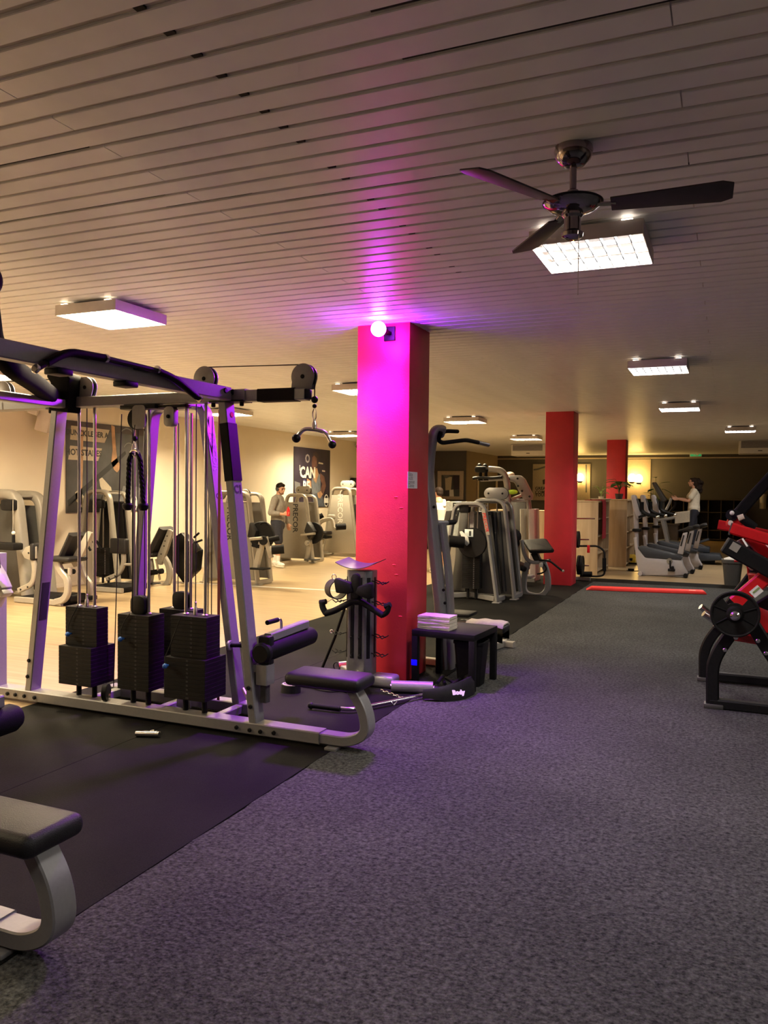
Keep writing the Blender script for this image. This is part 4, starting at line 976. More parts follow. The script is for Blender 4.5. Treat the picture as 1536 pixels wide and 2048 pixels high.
# --- M2
y = 10.2
t = T('hip_machine', 'dark-fronted weight machine below the barbell poster with square black pad on a curved arm', 'weight machine', (W(200, 1170, y).x, y, 0))
tower(t, W(196, 1170, y).x, y, .86, .46, 1.55, .40, front='open', top_pulley=False, stackn=16, m='champagne', r=.16)
t.part('dark_panel', MB().prism([(-.34, .1), (.34, .1), (.22, 1.36), (-.22, 1.36)], .03, (W(196, 1170, y).x, y+.33, 0), bev=.01), 'blackm')
t.part('cam_block', MB().box(W(198, 1008, y-.05), (.2, .1, .14), None, .03), 'black')
pad(t, 239, 1092, y-.35, (.32, .10, .24), None, 'pad'); arm(t, [(247, 1104), (248, 1128), (238, 1148), (214, 1158)], y-.33, .07, .06); arm(t, [(250, 1129), (264, 1129)], y-.33, .04, .05)
bolts(t, [W(218, 1156, y-.37), W(230, 1152, y-.37)], (0, 1, 0), .012)
p0, p1 = onz(183, 1181), onz(262, 1184)
t.part('platform', MB().box(((p0.x+p1.x)/2, y-.30, .05), (p1.x-p0.x, .55, .07), None, .01), 'foam'); t.part('platform_frame', MB().bar([(p0.x, y-.60, .04), (p1.x, y-.60, .04)], .05, .07), 'champagne')
for s in (-.12, .12): t.part('handle', MB().tube(rounded([W(175, 1085, y-.3)+Vector((0, s, 0)), W(182, 1082, y-.3)+Vector((0, s, 0)), W(192, 1100, y-.3)+Vector((0, s, 0))], .05), .02), 'foam')

# --- M3
y = 10.9
t = T('back_machine', 'seated weight machine with black backrest and big slanted dark board, behind the C2 frame', 'weight machine', (W(330, 1175, y).x, y, 0))
Q = Wl([(309, 1106), (334, 1056)], y-.1); t.part('backrest', MB().bar([Q[0], Q[1]], .10, .36, up=(0, 1, 0), bev=.035), 'vinyl')
plate_px(t, [(316, 1112), (338, 1058), (348, 1062), (336, 1100), (324, 1130), (316, 1128)], y-.12, .06, 'back_plate', 'champagne')
bolts(t, [W(334, 1072, y-.155), W(330, 1082, y-.155), W(328, 1092, y-.155), W(322, 1108, y-.155)], (0, 1, 0), .010)
pad(t, 303, 1108, y-.1, (.34, .36, .08), None, 'seat')
arm(t, [(300, 1118), (304, 1140), (300, 1168), (290, 1176)], y-.12, .09, .07, 'seat_leg'); arm(t, [(326, 1112), (338, 1130), (340, 1155), (334, 1170), (318, 1174)], y-.1, .10, .07, 'seat_leg')
plate_px(t, [(340, 1082), (368, 1064), (402, 1100), (398, 1140), (372, 1166), (338, 1118)], y+.35, .18, 'weight_cover', 'blackm', .03)
t.part('ankle_roller', MB().rod(W(286, 1148, y-.25), W(325, 1142, y-.25), .045, 14), 'foam'); t.part('handle', MB().rod(W(312, 1118, y-.3), W(320, 1160, y-.25), .018), 'steel')
t.part('base_beam', MB().bar([W(288, 1176, y-.1), W(345, 1172, y+.1)], .07, .06), 'champagne'); pad(t, 303, 1170, y-.1, (.25, .25, .08), None, 'foot_pedal', 'black')
for q in ((388, 1075, 398, 1066), (388, 1086, 404, 1080)): t.part('grip', MB().rod(W(q[0], q[1], y+.1), W(q[2], q[3], y+.1), .018), 'foam')
plate_px(t, [(378, 1092), (392, 1084), (400, 1098), (388, 1108)], y+.12, .10, 'seat_pad', 'vinyl', .02)

# --- M4
y = 11.45
t = T('leg_curl_machine', 'grey tower machine seen between the C1 and C2 uprights, round black cam at its right', 'weight machine', (W(462, 1165, y).x, y, 0))
tower(t, W(462, 1165, y).x, y, 1.06, .66, 1.55, .42, text='PRECOR', tcol='ink', top_pulley=False, tsize=.15, tz=1.02)
t.part('pulley_plate', MB().disc(W(491, 990, y+.2), (0, 1, 0), .10, .05, 24), 'champagne'); t.part('pulley_rim', MB().disc(W(491, 990, y+.2), (0, 1, 0), .105, .025, 24), 'black'); t.part('pulley_plate', MB().disc(W(443, 990, y+.2), (0, 1, 0), .08, .05, 24), 'champagne')
t.part('cam', MB().disc(W(524, 1071, y-.1), (0, 1, 0), .235, .06, 36, .012), 'black'); t.part('cam_grip', MB().tube(rounded(Wl([(520, 1049), (524, 1045), (532, 1045), (536, 1050)], y-.14), .02), .012), 'foam')
arm(t, [(502, 1078), (526, 1076)], y-.25, .05, .10, 'seat_rail', r=.01); plate_px(t, [(507, 1044), (520, 1062), (516, 1076), (502, 1074)], y-.1, .25, 'seat_pad', 'vinyl', .02)
arm(t, [(531, 1074), (536, 1095), (543, 1116)], y-.22, .09, .04, 'lever'); t.part('lever_pivot', MB().disc(W(527, 1081, y-.24), (0, 1, 0), .075, .05, 18), 'black')
t.part('ankle_roller', MB().rod(W(543, 1100, y-.35), W(568, 1098, y-.25), .075, 18), 'foam'); t.part('thigh_roller', MB().rod(W(538, 1080, y-.3), W(558, 1076, y-.2), .045, 14), 'foam')
arm(t, [(524, 1085), (518, 1110), (512, 1136)], y-.2, .10, .08, 'post'); t.part('foot', MB().box(W(519, 1137, y-.2), (.30, .22, .03), None, .008), 'black')
t.part('handle', MB().rod(W(505, 1090, y-.25), W(518, 1093, y-.25), .03), 'foam')

# --- M5
y = 15.6
t = T('chest_machine', 'grey tower machine beside the standing man, black vertical lettering on its shroud', 'weight machine', (W(592, 1128, y).x, y, 0))
tower(t, W(592, 1125, y).x, y, .86, .46, 1.50, .45, text='PRECOR', tcol='ink', tsize=.17, tz=.98, top_pulley=True)
t.part('cam', MB().disc(W(627, 1066, y+.05), (0, 1, 0), .24, .08, 32, .012), 'black'); plate_px(t, [(612, 1062), (618, 1043), (632, 1062), (622, 1080)], y-.1, .2, 'seat_pad', 'vinyl', .02)
arm(t, [(603, 1070), (629, 1067)], y-.2, .05, .10, 'seat_rail', r=.01); arm(t, [(618, 1082), (617, 1104), (612, 1122)], y-.1, .09, .08, 'post')
t.part('post_joint', MB().disc(W(616, 1086, y-.16), (0, 1, 0), .06, .10, 18), 'champagne'); t.part('axle_bolt', MB().disc(W(616, 1086, y-.215), (0, 1, 0), .012, .01, 8), 'black')
t.part('foot', MB().box(W(624, 1119, y-.1), (.30, .2, .03), None, .008), 'darkshroud')

# --- M6
y = 17.45
t = T('shoulder_machine', 'pale grey tower machine left of the nearest pillar, white vertical lettering and roller pad', 'weight machine', (W(683, 1112, y).x, y, 0))
tower(t, W(681, 1112, y).x, y, .94, .46, 1.66, .50, text='PRECOR', tcol='whiteink', tsize=.19, tz=1.16, shroud='champagne')
arm(t, [(633, 1058), (640, 1044), (656, 1038), (664, 1038), (668, 1056), (674, 1060)], y-.35, .08, .08, 'arm', r=.2); t.part('arm_joint', MB().box(W(663, 1034, y-.3), (.16, .14, .12), None, .03), 'champagne')
t.part('roller_pad', MB().rod(W(672, 1054, y-.55), W(691, 1053, y-.4), .075, 18), 'foam')
for q in ((628, 1040, 623, 1024), (640, 1038, 635, 1022)): t.part('handle', MB().rod(W(q[0], q[1], y-.4), W(q[2], q[3], y-.4), .022), 'foam')
t.part('pad', MB().rod(W(628, 1040, y-.45), W(646, 1030, y-.35), .06, 16), 'foam'); t.part('seat_pad', MB().box(W(648, 1066, y-.3), (.28, .35, .09), None, .03), 'vinyl'); t.part('seat_pad', MB().box(W(650, 1074, y-.3), (.24, .3, .07), None, .02), 'black')
arm(t, [(645, 1078), (638, 1098), (645, 1106), (655, 1107)], y-.3, .10, .08, 'post'); t.part('foot', MB().box(W(644, 1107, y-.3), (.45, .2, .03), None, .008), 'champagne')
plate_px(t, [(703, 1010), (709, 1008), (712, 1052), (706, 1054)], y+.2, .35, 'backrest', 'vinyl', .02); pad(t, 708, 1078, y+.2, (.16, .3, .4), None, 'seat', 'vinyl')

# ---------------- right of the pillar
# --- R2 exposed stack
y = 11.25
xc = W(937, 1205, y).x
t = T('stack_machine', 'silver arch machine right of the nearest pillar with open black weight stack', 'weight machine', (xc, y, 0))
tower(t, xc, y, .86, .44, 1.43, .36, front='open', top_pulley=False, stackn=19, m='silver', rear=False)
t.part('top_block', MB().box(W(930, 1015, y+.05), (.16, .12, .16), None, .03), 'black'); t.part('side_panel', MB().prism([(-.36, .1), (-.14, .1), (-.12, 1.3), (-.24, 1.3)], .03, (xc, y+.30, 0), bev=.008), 'darkshroud')
t.part('belt', MB().box((xc-.02, y+.18, 1.0), (.06, .006, .62)), 'greyink'); t.part('cam', MB().disc((xc+.06, y-.05, .86), (0, 1, 0), .22, .05, 32, .01), 'blackm')
plate_px(t, [(919, 1063), (924, 1062), (937, 1075), (939, 1087), (934, 1092), (927, 1086)], y-.12, .02, 'lever', 'white'); t.part('placard', MB().box(W(938, 1066, y-.08), (.13, .01, .11), None, .002), 'screen', 'pale instruction placard'); t.part('placard_mark', MB().box(W(940, 1067, y-.087), (.03, .002, .07)), 'ink')
t.part('roller_pad', MB().rod(W(897, 1082, y-.3), W(928, 1085, y-.2), .085, 18), 'foam')
t.part('brand_strip', MB().bar(Wl([(966, 1018), (976, 1070)], y-.06), .055, .006, up=(0, 1, 0), bev=.001), 'champagne')
t.part('lettering', text_mb('PRECOR', .075, W(971, 1045, y-.0645), W(976, 1070, y)-W(966, 1018, y), (1, 0, 0), .0004, .001), 'hred', smooth=0)
t.part('base_beam', MB().bar([(xc-.42, y+.02, .05), (xc-.05, y+.3, .06), (xc+.40, y+.02, .05)], .07, .07), 'silver')
# --- R2b tower behind it
y = 11.72
xc = W(978, 1203, y).x
t = T('curtained_tower', 'dark shrouded tower with two-hole pulley plate on top, right behind the open stack machine', 'weight machine', (xc, y, 0))
tower(t, xc-.02, y, .82, .46, 1.48, .40, shroud='darkshroud', m='silver', top_pulley=True)
for i in range(6): t.part('shroud_rib', MB().tube([(xc-.30+i*.11, y-.045, .12), (xc-.18+i*.065, y-.045, 1.30)], .035, 10), 'charcoal')
# --- R3 preacher curl bench
y = 12.55
t = T('preacher_bench', 'arm curl machine with slanted black pad, in front of the middle red pillar', 'bench', (W(1065, 1190, y).x, y, 0))
Q = [W(1045, 1082, y+.05), W(1093, 1079, y+.05), W(1107, 1102, y-.25), W(1062, 1106, y-.25)]
c = (Q[0]+Q[1]+Q[2]+Q[3])/4; ux = (Q[1]-Q[0]).normalized(); uy = (Q[0]+Q[1]-Q[2]-Q[3]).normalized()
t.part('arm_pad', MB().prism(rpoly((Q[1]-Q[0]).length, ((Q[0]+Q[1]-Q[2]-Q[3])/2).length, .05), .07, c, ux, uy, .025), 'vinyl')
arm(t, [(1043, 1080), (1046, 1102), (1056, 1122), (1072, 1126), (1092, 1122)], y-.12, .05, .08, 'side_frame', 'silver', .15)
t.part('seat', MB().prism(rpoly(.42, .36, .06), .08, W(1032, 1127, y-.05), (1, 0, -.45), (0, 1, 0), .03), 'vinyl'); t.part('arm_cushion', MB().rod(W(1016, 1077, y), W(1030, 1072, y+.2), .12, 18), 'foam')
plate_px(t, [(1008, 1075), (1036, 1072), (1042, 1085), (1034, 1100), (1014, 1110), (1006, 1100)], y+.25, .12, 'cam_cover', 'blackm', .03)
arm(t, [(1056, 1124), (1048, 1150), (1047, 1188), (1080, 1194), (1096, 1180), (1096, 1150), (1086, 1122)], y-.1, .09, .07, 'leg_frame', 'silver', .2)
t.part('curl_handle', MB().tube(rounded(Wl([(1078, 1120), (1100, 1122), (1110, 1130), (1125, 1142)], y-.3), .06), .016, 10), 'foam'); t.part('handle_tip', MB().sphere(W(1126, 1142, y-.3), .02, 10, 8), 'champagne')
t.part('handle_bar', MB().rod(W(1080, 1122, y-.2), W(1100, 1120, y-.3), .018), 'steel'); t.part('pad_support', MB().bar(Wl([(1068, 1105), (1078, 1124)], y-.05), .10, .10, up=(0, 1, 0)), 'blackm')
t.part('strap', MB().tube(rounded(Wl([(1088, 1128), (1094, 1138), (1086, 1146), (1074, 1148)], y-.2), .08), .012), 'black'); t.part('buckle', MB().box(W(1082, 1130, y-.2), (.05, .03, .07), None, .01), 'white')
# --- R4 tall machine
y = 14.2
t = T('assisted_dip_machine', 'tall silver machine with bent overhead arm and black grips, behind the arm curl bench', 'weight machine', (W(1010, 1160, y).x, y, 0))
t.part('overhead_arm', MB().oval(rounded(Wl([(978, 938), (1005, 940), (1014, 962), (1016, 1010), (1012, 1085), (1010, 1158)], y), .35, 7), .11, .11, up=(0, 1, 0)), 'silver')
t.part('head', MB().box(W(963, 939, y), (.22, .2, .12), None, .04), 'black')
for q in ((959, 931), (970, 932)): t.part('knob', MB().sphere(W(q[0], q[1], y), .045, 12, 8), 'black')
for q in (961, 972): t.part('grip', MB().lathe([(0, -.10), (.05, -.10), (.03, -.04), (.03, .05), (.05, .10), (0, .10)], W(q, 950, y-.05), n=14), 'foam')
t.part('handle_bar', MB().tube(rounded(Wl([(946, 957), (955, 955), (985, 956), (1004, 954)], y-.1), .05), .028, 10), 'blackm')
t.part('cross_arm', MB().bar(Wl([(962, 960), (1006, 958)], y), .10, .06), 'silver')
plate_px(t, [(1015, 955), (1020, 951), (1042, 951), (1050, 958), (1066, 990), (1064, 1000), (1050, 1001), (1040, 985), (1030, 965), (1016, 962)], y+.2, .14, 'swing_arm', 'silver', .02)
bolts(t, [W(1018, 958, y+.12), W(1035, 957, y+.12), W(1036, 972, y+.12), W(1044, 982, y+.12), W(1059, 993, y+.12)], (0, 1, 0), .02)
t.part('top_frame', MB().bar(Wl([(1020, 1001), (1058, 1001)], y+.2), .10, .06), 'silver'); t.part('pad_bar', MB().rod(W(1022, 999, y), W(1042, 991, y+.1), .03), 'champagne')
t.part('leg', MB().oval(Wl([(1057, 1000), (1060, 1030), (1066, 1160)], y+.3), .08, .12, up=(0, 1, 0)), 'silver'); t.part('shroud', MB().oval(Wl([(1067, 1018), (1070, 1160)], y+.4), .17, .35, up=(0, 1, 0)), 'bike')
t.part('shroud', MB().oval(Wl([(1048, 1018), (1050, 1160)], y+.5), .12, .3, up=(0, 1, 0)), 'champagne'); t.part('inner_panel', MB().prism([(-.2, .1), (.2, .1), (.16, 1.4), (-.16, 1.4)], .04, W(1035, 1024, y+.6)-Vector((0, 0, 1.2)), bev=.01), 'darkshroud')
for q in ((1018, 1045), (1026, 1050)): t.part('strap', MB().tube(rounded(Wl([(q[0]-6, q[1]-15), q, (q[0]-2, q[1]+18)], y-.1), .08), .018), 'black')
t.part('base_beam', MB().bar(Wl([(1000, 1160), (1070, 1160)], y), .10, .08), 'silver')
t.part('step_pedal', MB().box(W(1040, 1152, y-.6), (.45, .3, .05), None, .01), 'silver')
t.part('gear_bag', MB().sphere(W(1025, 984, y-.05), (.10, .05, .045), 12, 8), 'lime', 'bright yellow-green lump on the frame'); t.part('bright_cap', MB().sphere(W(1020, 950, y+.25), (.09, .09, .06), 12, 8), 'towel')
# --- F3 console machine behind the seated man
y = 12.9
t = T('console_tower', 'white machine console marked F3 beside the man in the white vest', 'weight machine', (W(905, 1160, y).x, y, 0))
plate_px(t, [(893, 1003), (924, 1003), (928, 1010), (914, 1092), (893, 1092)], y, .10, 'console', 'screen', .02)
t.part('lettering', text_mb('F3', .13, W(912, 1012, y-.053), (1, 0, 0), (0, 0, 1), .0006, .004), 'ink', smooth=0)
plate_px(t, [(906, 1021), (919, 1020), (914, 1045), (900, 1045)], y-.06, .03, 'display', 'ink', .004); t.part('display_mark', MB().box(W(909, 1030, y-.08), (.07, .004, .02)), 'white'); plate_px(t, [(893, 1022), (905, 1021), (899, 1045), (888, 1045)], y-.05, .06, 'dark_panel', 'darkshroud', .006)
t.part('post', MB().bar([W(903, 1090, y), W(903, 1160, y)], .2, .14, up=(0, 1, 0)), 'champagne'); t.part('foot', MB().box((W(903, 1160, y).x, y, .02), (.5, .4, .04), None, .01), 'champagne')
# ================================================================== posters and frames
def flat(t, pts, plane, lay, name, m, ax='x', kind=None):
    """a printed patch on a poster or a painted reflection in the mirror, drawn where it stands on the wall"""
    th = .0006
    if ax == 'x':
        P = [onx(a, b, plane) for a, b in pts]; x = plane+.001+lay*.0012
        return t.part(name, MB().prism([(p.y, p.z) for p in P], th, (x, 0, 0), (0, 1, 0), (0, 0, 1)), m, smooth=0)
    P = [ony(a, b, plane) for a, b in pts]; y = plane-.002-lay*.002
    return t.part(name, MB().prism([(p.x, p.z) for p in P], th, (0, y, 0), (1, 0, 0), (0, 0, 1)), m, smooth=0)
pm_ = dict(bg1=mat('poster_slate', (0.055, 0.055, 0.058), .6, var=.35, scale=3), blackp=mat('poster_black', (.008, .008, .009), .6), brown=mat('poster_brown', (.04, .026, .026), .6), cream=mat('poster_cream', (.52, .45, .34), .6, var=.05),
           flesh=mat('poster_flesh', (.42, .24, .13), .6, var=.25, scale=8), steelp=mat('poster_steel', (.20, .20, .20), .6), bench=mat('poster_bench_grey', (.13, .13, .135), .6), bg2=mat('poster_night', (.022, .014, .03), .6, var=.4, scale=3),
           dflesh=mat('poster_dark_flesh', (.13, .06, .045), .6, var=.35, scale=8), top=mat('poster_grey_top', (.15, .17, .20), .6, var=.2, scale=8), hairp=mat('poster_hair', (.035, .02, .025), .6), blue=mat('poster_blue', (.05, .07, .22), .6), jean=mat('poster_jeans', (.075, .09, .12), .6, var=.3, scale=10))
XW = XL+.022
t = T('barbell_poster', 'large dark poster of legs and hands at a barbell with two cream text boxes', 'poster', (XL, 10.8, 1.15))
A = onx(133, 838, XL+.02); Bq = onx(287, 1025, XL+.02)
t.part('board', MB().span((XL, A.y, 1.19), (XW, 11.70, 2.69), .002), pm_['bg1'])
flat(t, [(133, 841), (287, 858), (287, 872), (133, 856)], XW, 0, 'print', pm_['brown'])
flat(t, [(142, 851), (219, 860), (209, 886), (140, 879)], XW, 1, 'text_box', pm_['cream']); flat(t, [(140, 891), (204, 897), (196, 922), (136, 919)], XW, 1, 'text_box', pm_['cream'])
c = onx(175, 868, XW); t.part('lettering', text_mb('DUNCK LEGER A', .125, (XW+.004, c.y, c.z), (0, 1, -.0), (0, 0, 1), .0005, .004), 'ink', smooth=0)
c = onx(168, 906, XW); t.part('lettering', text_mb('HOT STAKES', .14, (XW+.004, c.y, c.z), (0, 1, 0), (0, 0, 1), .0005, .004), 'ink', smooth=0)
for pts, nm, m in (([(158, 858), (166, 860), (166, 920), (163, 1010), (156, 1012), (155, 930)], 'print', 'flesh'), ([(222, 850), (229, 853), (231, 890), (234, 918), (240, 930), (239, 938), (234, 945), (228, 940), (222, 925), (225, 900)], 'print', 'flesh'),
                   ([(135, 1001), (226, 922), (250, 902), (252, 908), (230, 931), (137, 1013)], 'print', 'blackp'), ([(198, 958), (204, 955), (222, 975), (224, 988), (217, 992), (205, 984), (200, 972)], 'print', 'cream'), ([(150, 985), (158, 978), (172, 1000), (176, 1014), (166, 1018), (152, 1002)], 'print', 'cream'),
                   ([(246, 972), (278, 974), (287, 1010), (236, 1012)], 'print', 'bench')):
    flat(t, pts, XW, 2, nm, pm_[m])
for (px, py, r, a0, a1) in ((254, 880, .20, .5, 2.6), (258, 902, .14, .6, 2.7), (262, 925, .13, 3.6, 5.6)):
    c = onx(px, py, XW); t.part('print', MB().sweep([(XW+.004, c.y+r*math.cos(a0+(a1-a0)*i/14), c.z+r*math.sin(a0+(a1-a0)*i/14)) for i in range(15)], [(-.008, -.0004), (.008, -.0004), (.008, .0004), (-.008, .0004)], up=(1, 0, 0)), pm_['steelp'])
c = onx(268, 1006, XW); t.part('logo', MB().sweep([(XW+.004, c.y+.075*math.cos(i*PI/12), c.z+.13*math.sin(i*PI/12)) for i in range(24)], [(-.008, -.0005), (.008, -.0005), (.008, .0005), (-.008, .0005)], up=(1, 0, 0), closed=True), 'whiteink'); t.part('logo', MB().box((XW+.005, c.y, c.z), (.001, .17, .10)), 'whiteink')
# runner poster
t = T('runner_poster', 'tall dark poster of a smiling woman in a grey top, white words I CAN BE', 'poster', (XL, 18.2, 1.15))
t.part('board', MB().span((XL, 17.19, 1.16), (XW, 19.12, 2.67), .002), pm_['bg2'])
for pts, lay, m in (([(623, 960), (630, 945), (636, 946), (641, 950), (641, 985), (644, 1012), (628, 1013), (624, 985)], 1, 'top'), ([(628, 988), (642, 984), (650, 1013), (628, 1013)], 2, 'jean'),
                    ([(624, 914), (629, 909), (634, 916), (635, 930), (631, 939), (626, 940), (623, 930)], 2, 'dflesh'), ([(626, 905), (632, 903), (637, 910), (637, 926), (634, 930), (633, 916), (628, 911), (624, 915)], 3, 'hairp'),
                    ([(625, 938), (634, 936), (637, 948), (632, 967), (627, 960)], 2, 'flesh'), ([(640, 946), (648, 953), (652, 972), (646, 990), (638, 996), (634, 988), (641, 980), (644, 968), (640, 958)], 3, 'dflesh'), ([(634, 986), (641, 982), (645, 988), (640, 997), (636, 995)], 4, 'flesh'),
                    ([(607, 958), (613, 962), (612, 975), (606, 972)], 1, 'blue'), ([(614, 957), (622, 962), (623, 984), (618, 992), (614, 978)], 1, 'flesh'), ([(589, 962), (600, 966), (601, 992), (590, 984)], 1, 'bench'), ([(611, 990), (622, 985), (622, 1013), (608, 1013)], 1, 'hairp'),
                    ([(636, 924), (646, 926), (646, 929), (636, 927)], 1, 'cream'), ([(644, 940), (650, 941), (650, 944), (644, 943)], 1, 'cream')):
    flat(t, pts, XW, lay, 'print', pm_[m])
def lett(s, px, py, sz, m='whiteink', bold=.006):
    c = onx(px, py, XW); t.part('lettering', text_mb(s, sz, (XW+.009, c.y, c.z), (0, 1, 0), (0, 0, 1), .0006, bold), m, smooth=0)
lett('I', 599, 936, .18); lett('CAN', 615, 946, .38, bold=.014); lett('BE', 612, 973, .34, bold=.012); lett('O', 614.5, 918, .30, 'greyink', .01)
c = onx(652, 1001, XW); t.part('logo', MB().sweep([(XW+.009, c.y+.11*math.cos(i*PI/12), c.z+.15*math.sin(i*PI/12)) for i in range(24)], [(-.012, -.0005), (.012, -.0005), (.012, .0005), (-.012, .0005)], up=(1, 0, 0), closed=True), 'whiteink'); t.part('logo', MB().box((XW+.010, c.y, c.z), (.001, .26, .13)), 'whiteink')
# framed mirror on the dark corner wall with reflections painted as flat patches, framed picture on its side
t = T('wall_frame', 'pale framed mirror with painted light and dark reflections beside the man in white vest', 'picture', (-8.74, 26.15, 1.33))
z0, z1, x0, x1 = 1.33, 2.31, -9.21, -8.27
for a, b in (((x0, 26.14, z0), (x0+.14, 26.19, z1)), ((x1-.14, 26.14, z0), (x1, 26.19, z1)), ((x0+.14, 26.14, z0), (x1-.14, 26.19, z0+.11)), ((x0+.14, 26.14, z1-.14), (x1-.14, 26.19, z1))): t.part('frame_rail', MB().span(a, b, .008), 'framewood')
t.part('framed_sheet', MB().span((x0+.14, 26.17, z0+.11), (x1-.14, 26.185, z1-.14)), pm_['bg1'])
for pts, lay, m in (([(890, 953), (904, 954), (902, 980), (891, 984)], 0, 'cream'), ([(906, 950), (918, 951), (918, 978), (907, 980)], 0, 'bg2'), ([(886, 951), (896, 950), (902, 953), (892, 957)], 1, 'bench'), ([(888, 981), (900, 980), (900, 996), (888, 995)], 1, 'bg2'), ([(899, 980), (907, 979), (908, 997), (899, 997)], 2, 'white')):
    flat(t, pts, 26.165, lay, 'print', pm_.get(m) or 'paper', 'y')
t = T('wall_frame', 'pale framed dark picture on the tan side of the corner wall', 'picture', (-8.17, 29, 1.3))
for a, b in (((-8.2, 27.44, 1.31), (-8.15, 27.62, 2.14)), ((-8.2, 29.9, 1.31), (-8.15, 30.15, 2.14)), ((-8.2, 27.62, 1.31), (-8.15, 29.9, 1.40)), ((-8.2, 27.62, 2.05), (-8.15, 29.9, 2.14))): t.part('frame_rail', MB().span(a, b, .008), 'framewood')
t.part('framed_sheet', MB().span((-8.2, 27.62, 1.40), (-8.165, 29.9, 2.05)), 'ink')
struct('trim_3', MB().span((-8.195, 26.2, 0), (-8.185, 30.2, 3.0)), mat('tan_wall_paint', (.20, .145, .09), .75, var=.05, scale=2))
# end-wall posters
t = T('motto_poster', 'wide cream poster with a printed motto on the end wall behind the middle pillar', 'poster', (-5.7, 30.15, 1.3))
t.part('board', MB().span((-6.80, 30.165, 1.31), (-4.66, 30.19, 2.68), .003), pm_['cream'])
for py, s in ((977, 'GREAT THINGS'), (984.5, 'COME FROM'), (990, 'YOUR COMFORT')):
    c = ony(1070, py, 30.16); t.part('lettering', text_mb(s, .16, (c.x, 30.160, c.z), (1, 0, 0), (0, 0, 1), .0006, .004, 'LEFT'), 'ink', smooth=0)
flat(t, [(1067, 938), (1074, 937), (1100, 929), (1100, 932), (1076, 940), (1067, 941)], 30.165, 0, 'print', pm_['bench'], 'y'); flat(t, [(1171, 929), (1174, 929), (1174, 985), (1171, 985)], 30.165, 0, 'print', pm_['bench'], 'y'); flat(t, [(1085, 960), (1091, 958), (1092, 968), (1086, 969)], 30.165, 0, 'print', pm_['brown'], 'y')
t = T('blank_panel', 'tall cream panel on the end wall lit by two globe lamps', 'poster', (-3.0, 30.15, 1.1))
c0, c1 = ony(1250, 912, 30.16), ony(1300, 1010, 30.16); t.part('board', MB().span((c0.x, 30.165, c1.z), (c1.x, 30.19, 2.84), .003), pm_['cream'])
def globe(px, py, y, lab):
    c = ony(px, py, y); t = T('globe_lamp', lab, 'lamp', (c.x, y, c.z-.2), group='warm globe lamps')
    t.part('globe', MB().sphere(c, (.135, .135, .155), 18, 12), 'globe'); t.part('holder', MB().lathe([(.0, -.20), (.07, -.19), (.10, -.15), (.09, -.13), (0, -.13)], c, n=16), 'pot'); t.part('bracket', MB().bar([c-Vector((0, 0, .18)), (c.x, 30.19, c.z-.18)], .03, .03), 'pot')
globe(1160, 955, 29.92, 'warm glowing globe lamp just right of the middle pillar'); globe(1264, 956, 29.92, 'left one of the pair of warm globe lamps right of the farthest pillar'); globe(1277.5, 957.5, 29.6, 'right one of the pair of warm globe lamps right of the farthest pillar')

# ================================================================== shelves, towel, plants
def shelf(t, x0, x1, y0, y1, h, rows, th=.03):
    t.part('end_panel', MB().span((x0, y0, 0), (x1, y0+th, h), .003), 'shelfwood'); t.part('end_panel', MB().span((x0, y1-th, 0), (x1, y1, h), .003), 'shelfwood')
    t.part('back_panel', MB().span((x0, y0+th, .06), (x0+.01, y1-th, h-.03)), 'shelfwood'); ym = (y0+y1)/2
    t.part('top_board', MB().span((x0-.005, y0-.005, h), (x1+.005, y1+.005, h+th), .003), 'shelfwood'); t.part('divider', MB().span((x0+.01, ym-.012, .08), (x1-.02, ym+.012, h), .002), 'shelfwood')
    for i in range(rows): z = .06+i*(h-.06)/rows; t.part('shelf_board', MB().span((x0+.01, y0+th, z), (x1-.005, ym-.012, z+.022), .002), 'shelfwood'); t.part('shelf_board', MB().span((x0+.01, ym+.012, z), (x1-.005, y1-th, z+.022), .002), 'shelfwood')
t = T('bookcase', 'pale oak open bookcase with a red towel over its corner, right of the middle pillar', 'shelf', (-2.5, 16.8, 0))
shelf(t, -2.78, -2.30, 15.95, 17.55, 1.42, 4)
t = T('bookcase', 'pale oak open bookcase standing farther back under the potted plant', 'shelf', (-2.2, 18.6, 0))
shelf(t, -2.42, -1.98, 17.95, 19.6, 1.44, 4)
t = T('low_shelf', 'warm lit low wooden shelf seen between the arm curl bench and the middle pillar', 'shelf', (-3.9, 19, 0))
shelf(t, -5.2, -3.9, 18.6, 19.2, 1.15, 3)
b = MB(); vs = []; prof = [(-2.62, 1.455), (-2.45, 1.458), (-2.31, 1.460), (-2.282, 1.45), (-2.274, 1.40), (-2.27, 1.1), (-2.268, .80), (-2.27, .70)]
for lay in (0, .010):
    for i, (x, z) in enumerate(prof):
        for j in range(7): vs.append((x+lay*(1 if i > 2 else 0)+.004*math.sin(j*2+i*.5)*(i > 3), 16.3+j*.075+.01*math.sin(i), z+lay*(0 if i > 3 else 1)-.006*(j % 3)*(i == 7)))
fs = []; K = len(prof)*7
for i in range(len(prof)-1):
    for j in range(6): q = i*7+j; fs += [(q, q+1, q+8, q+7), (K+q, K+q+7, K+q+8, K+q+1)]
for i in range(len(prof)-1):
    q = i*7; fs.append((q, q+7, K+q+7, K+q)); q += 6; fs.append((q, K+q, K+q+7, q+7))
for j in range(6): fs.append((j, K+j, K+j+1, j+1)); q = (len(prof)-1)*7+j; fs.append((q, q+1, K+q+1, K+q))
single('red_towel', b.add(vs, fs), 'redtowel', 'dark red towel hanging over the side of the nearer bookcase', 'towel', smooth=60)
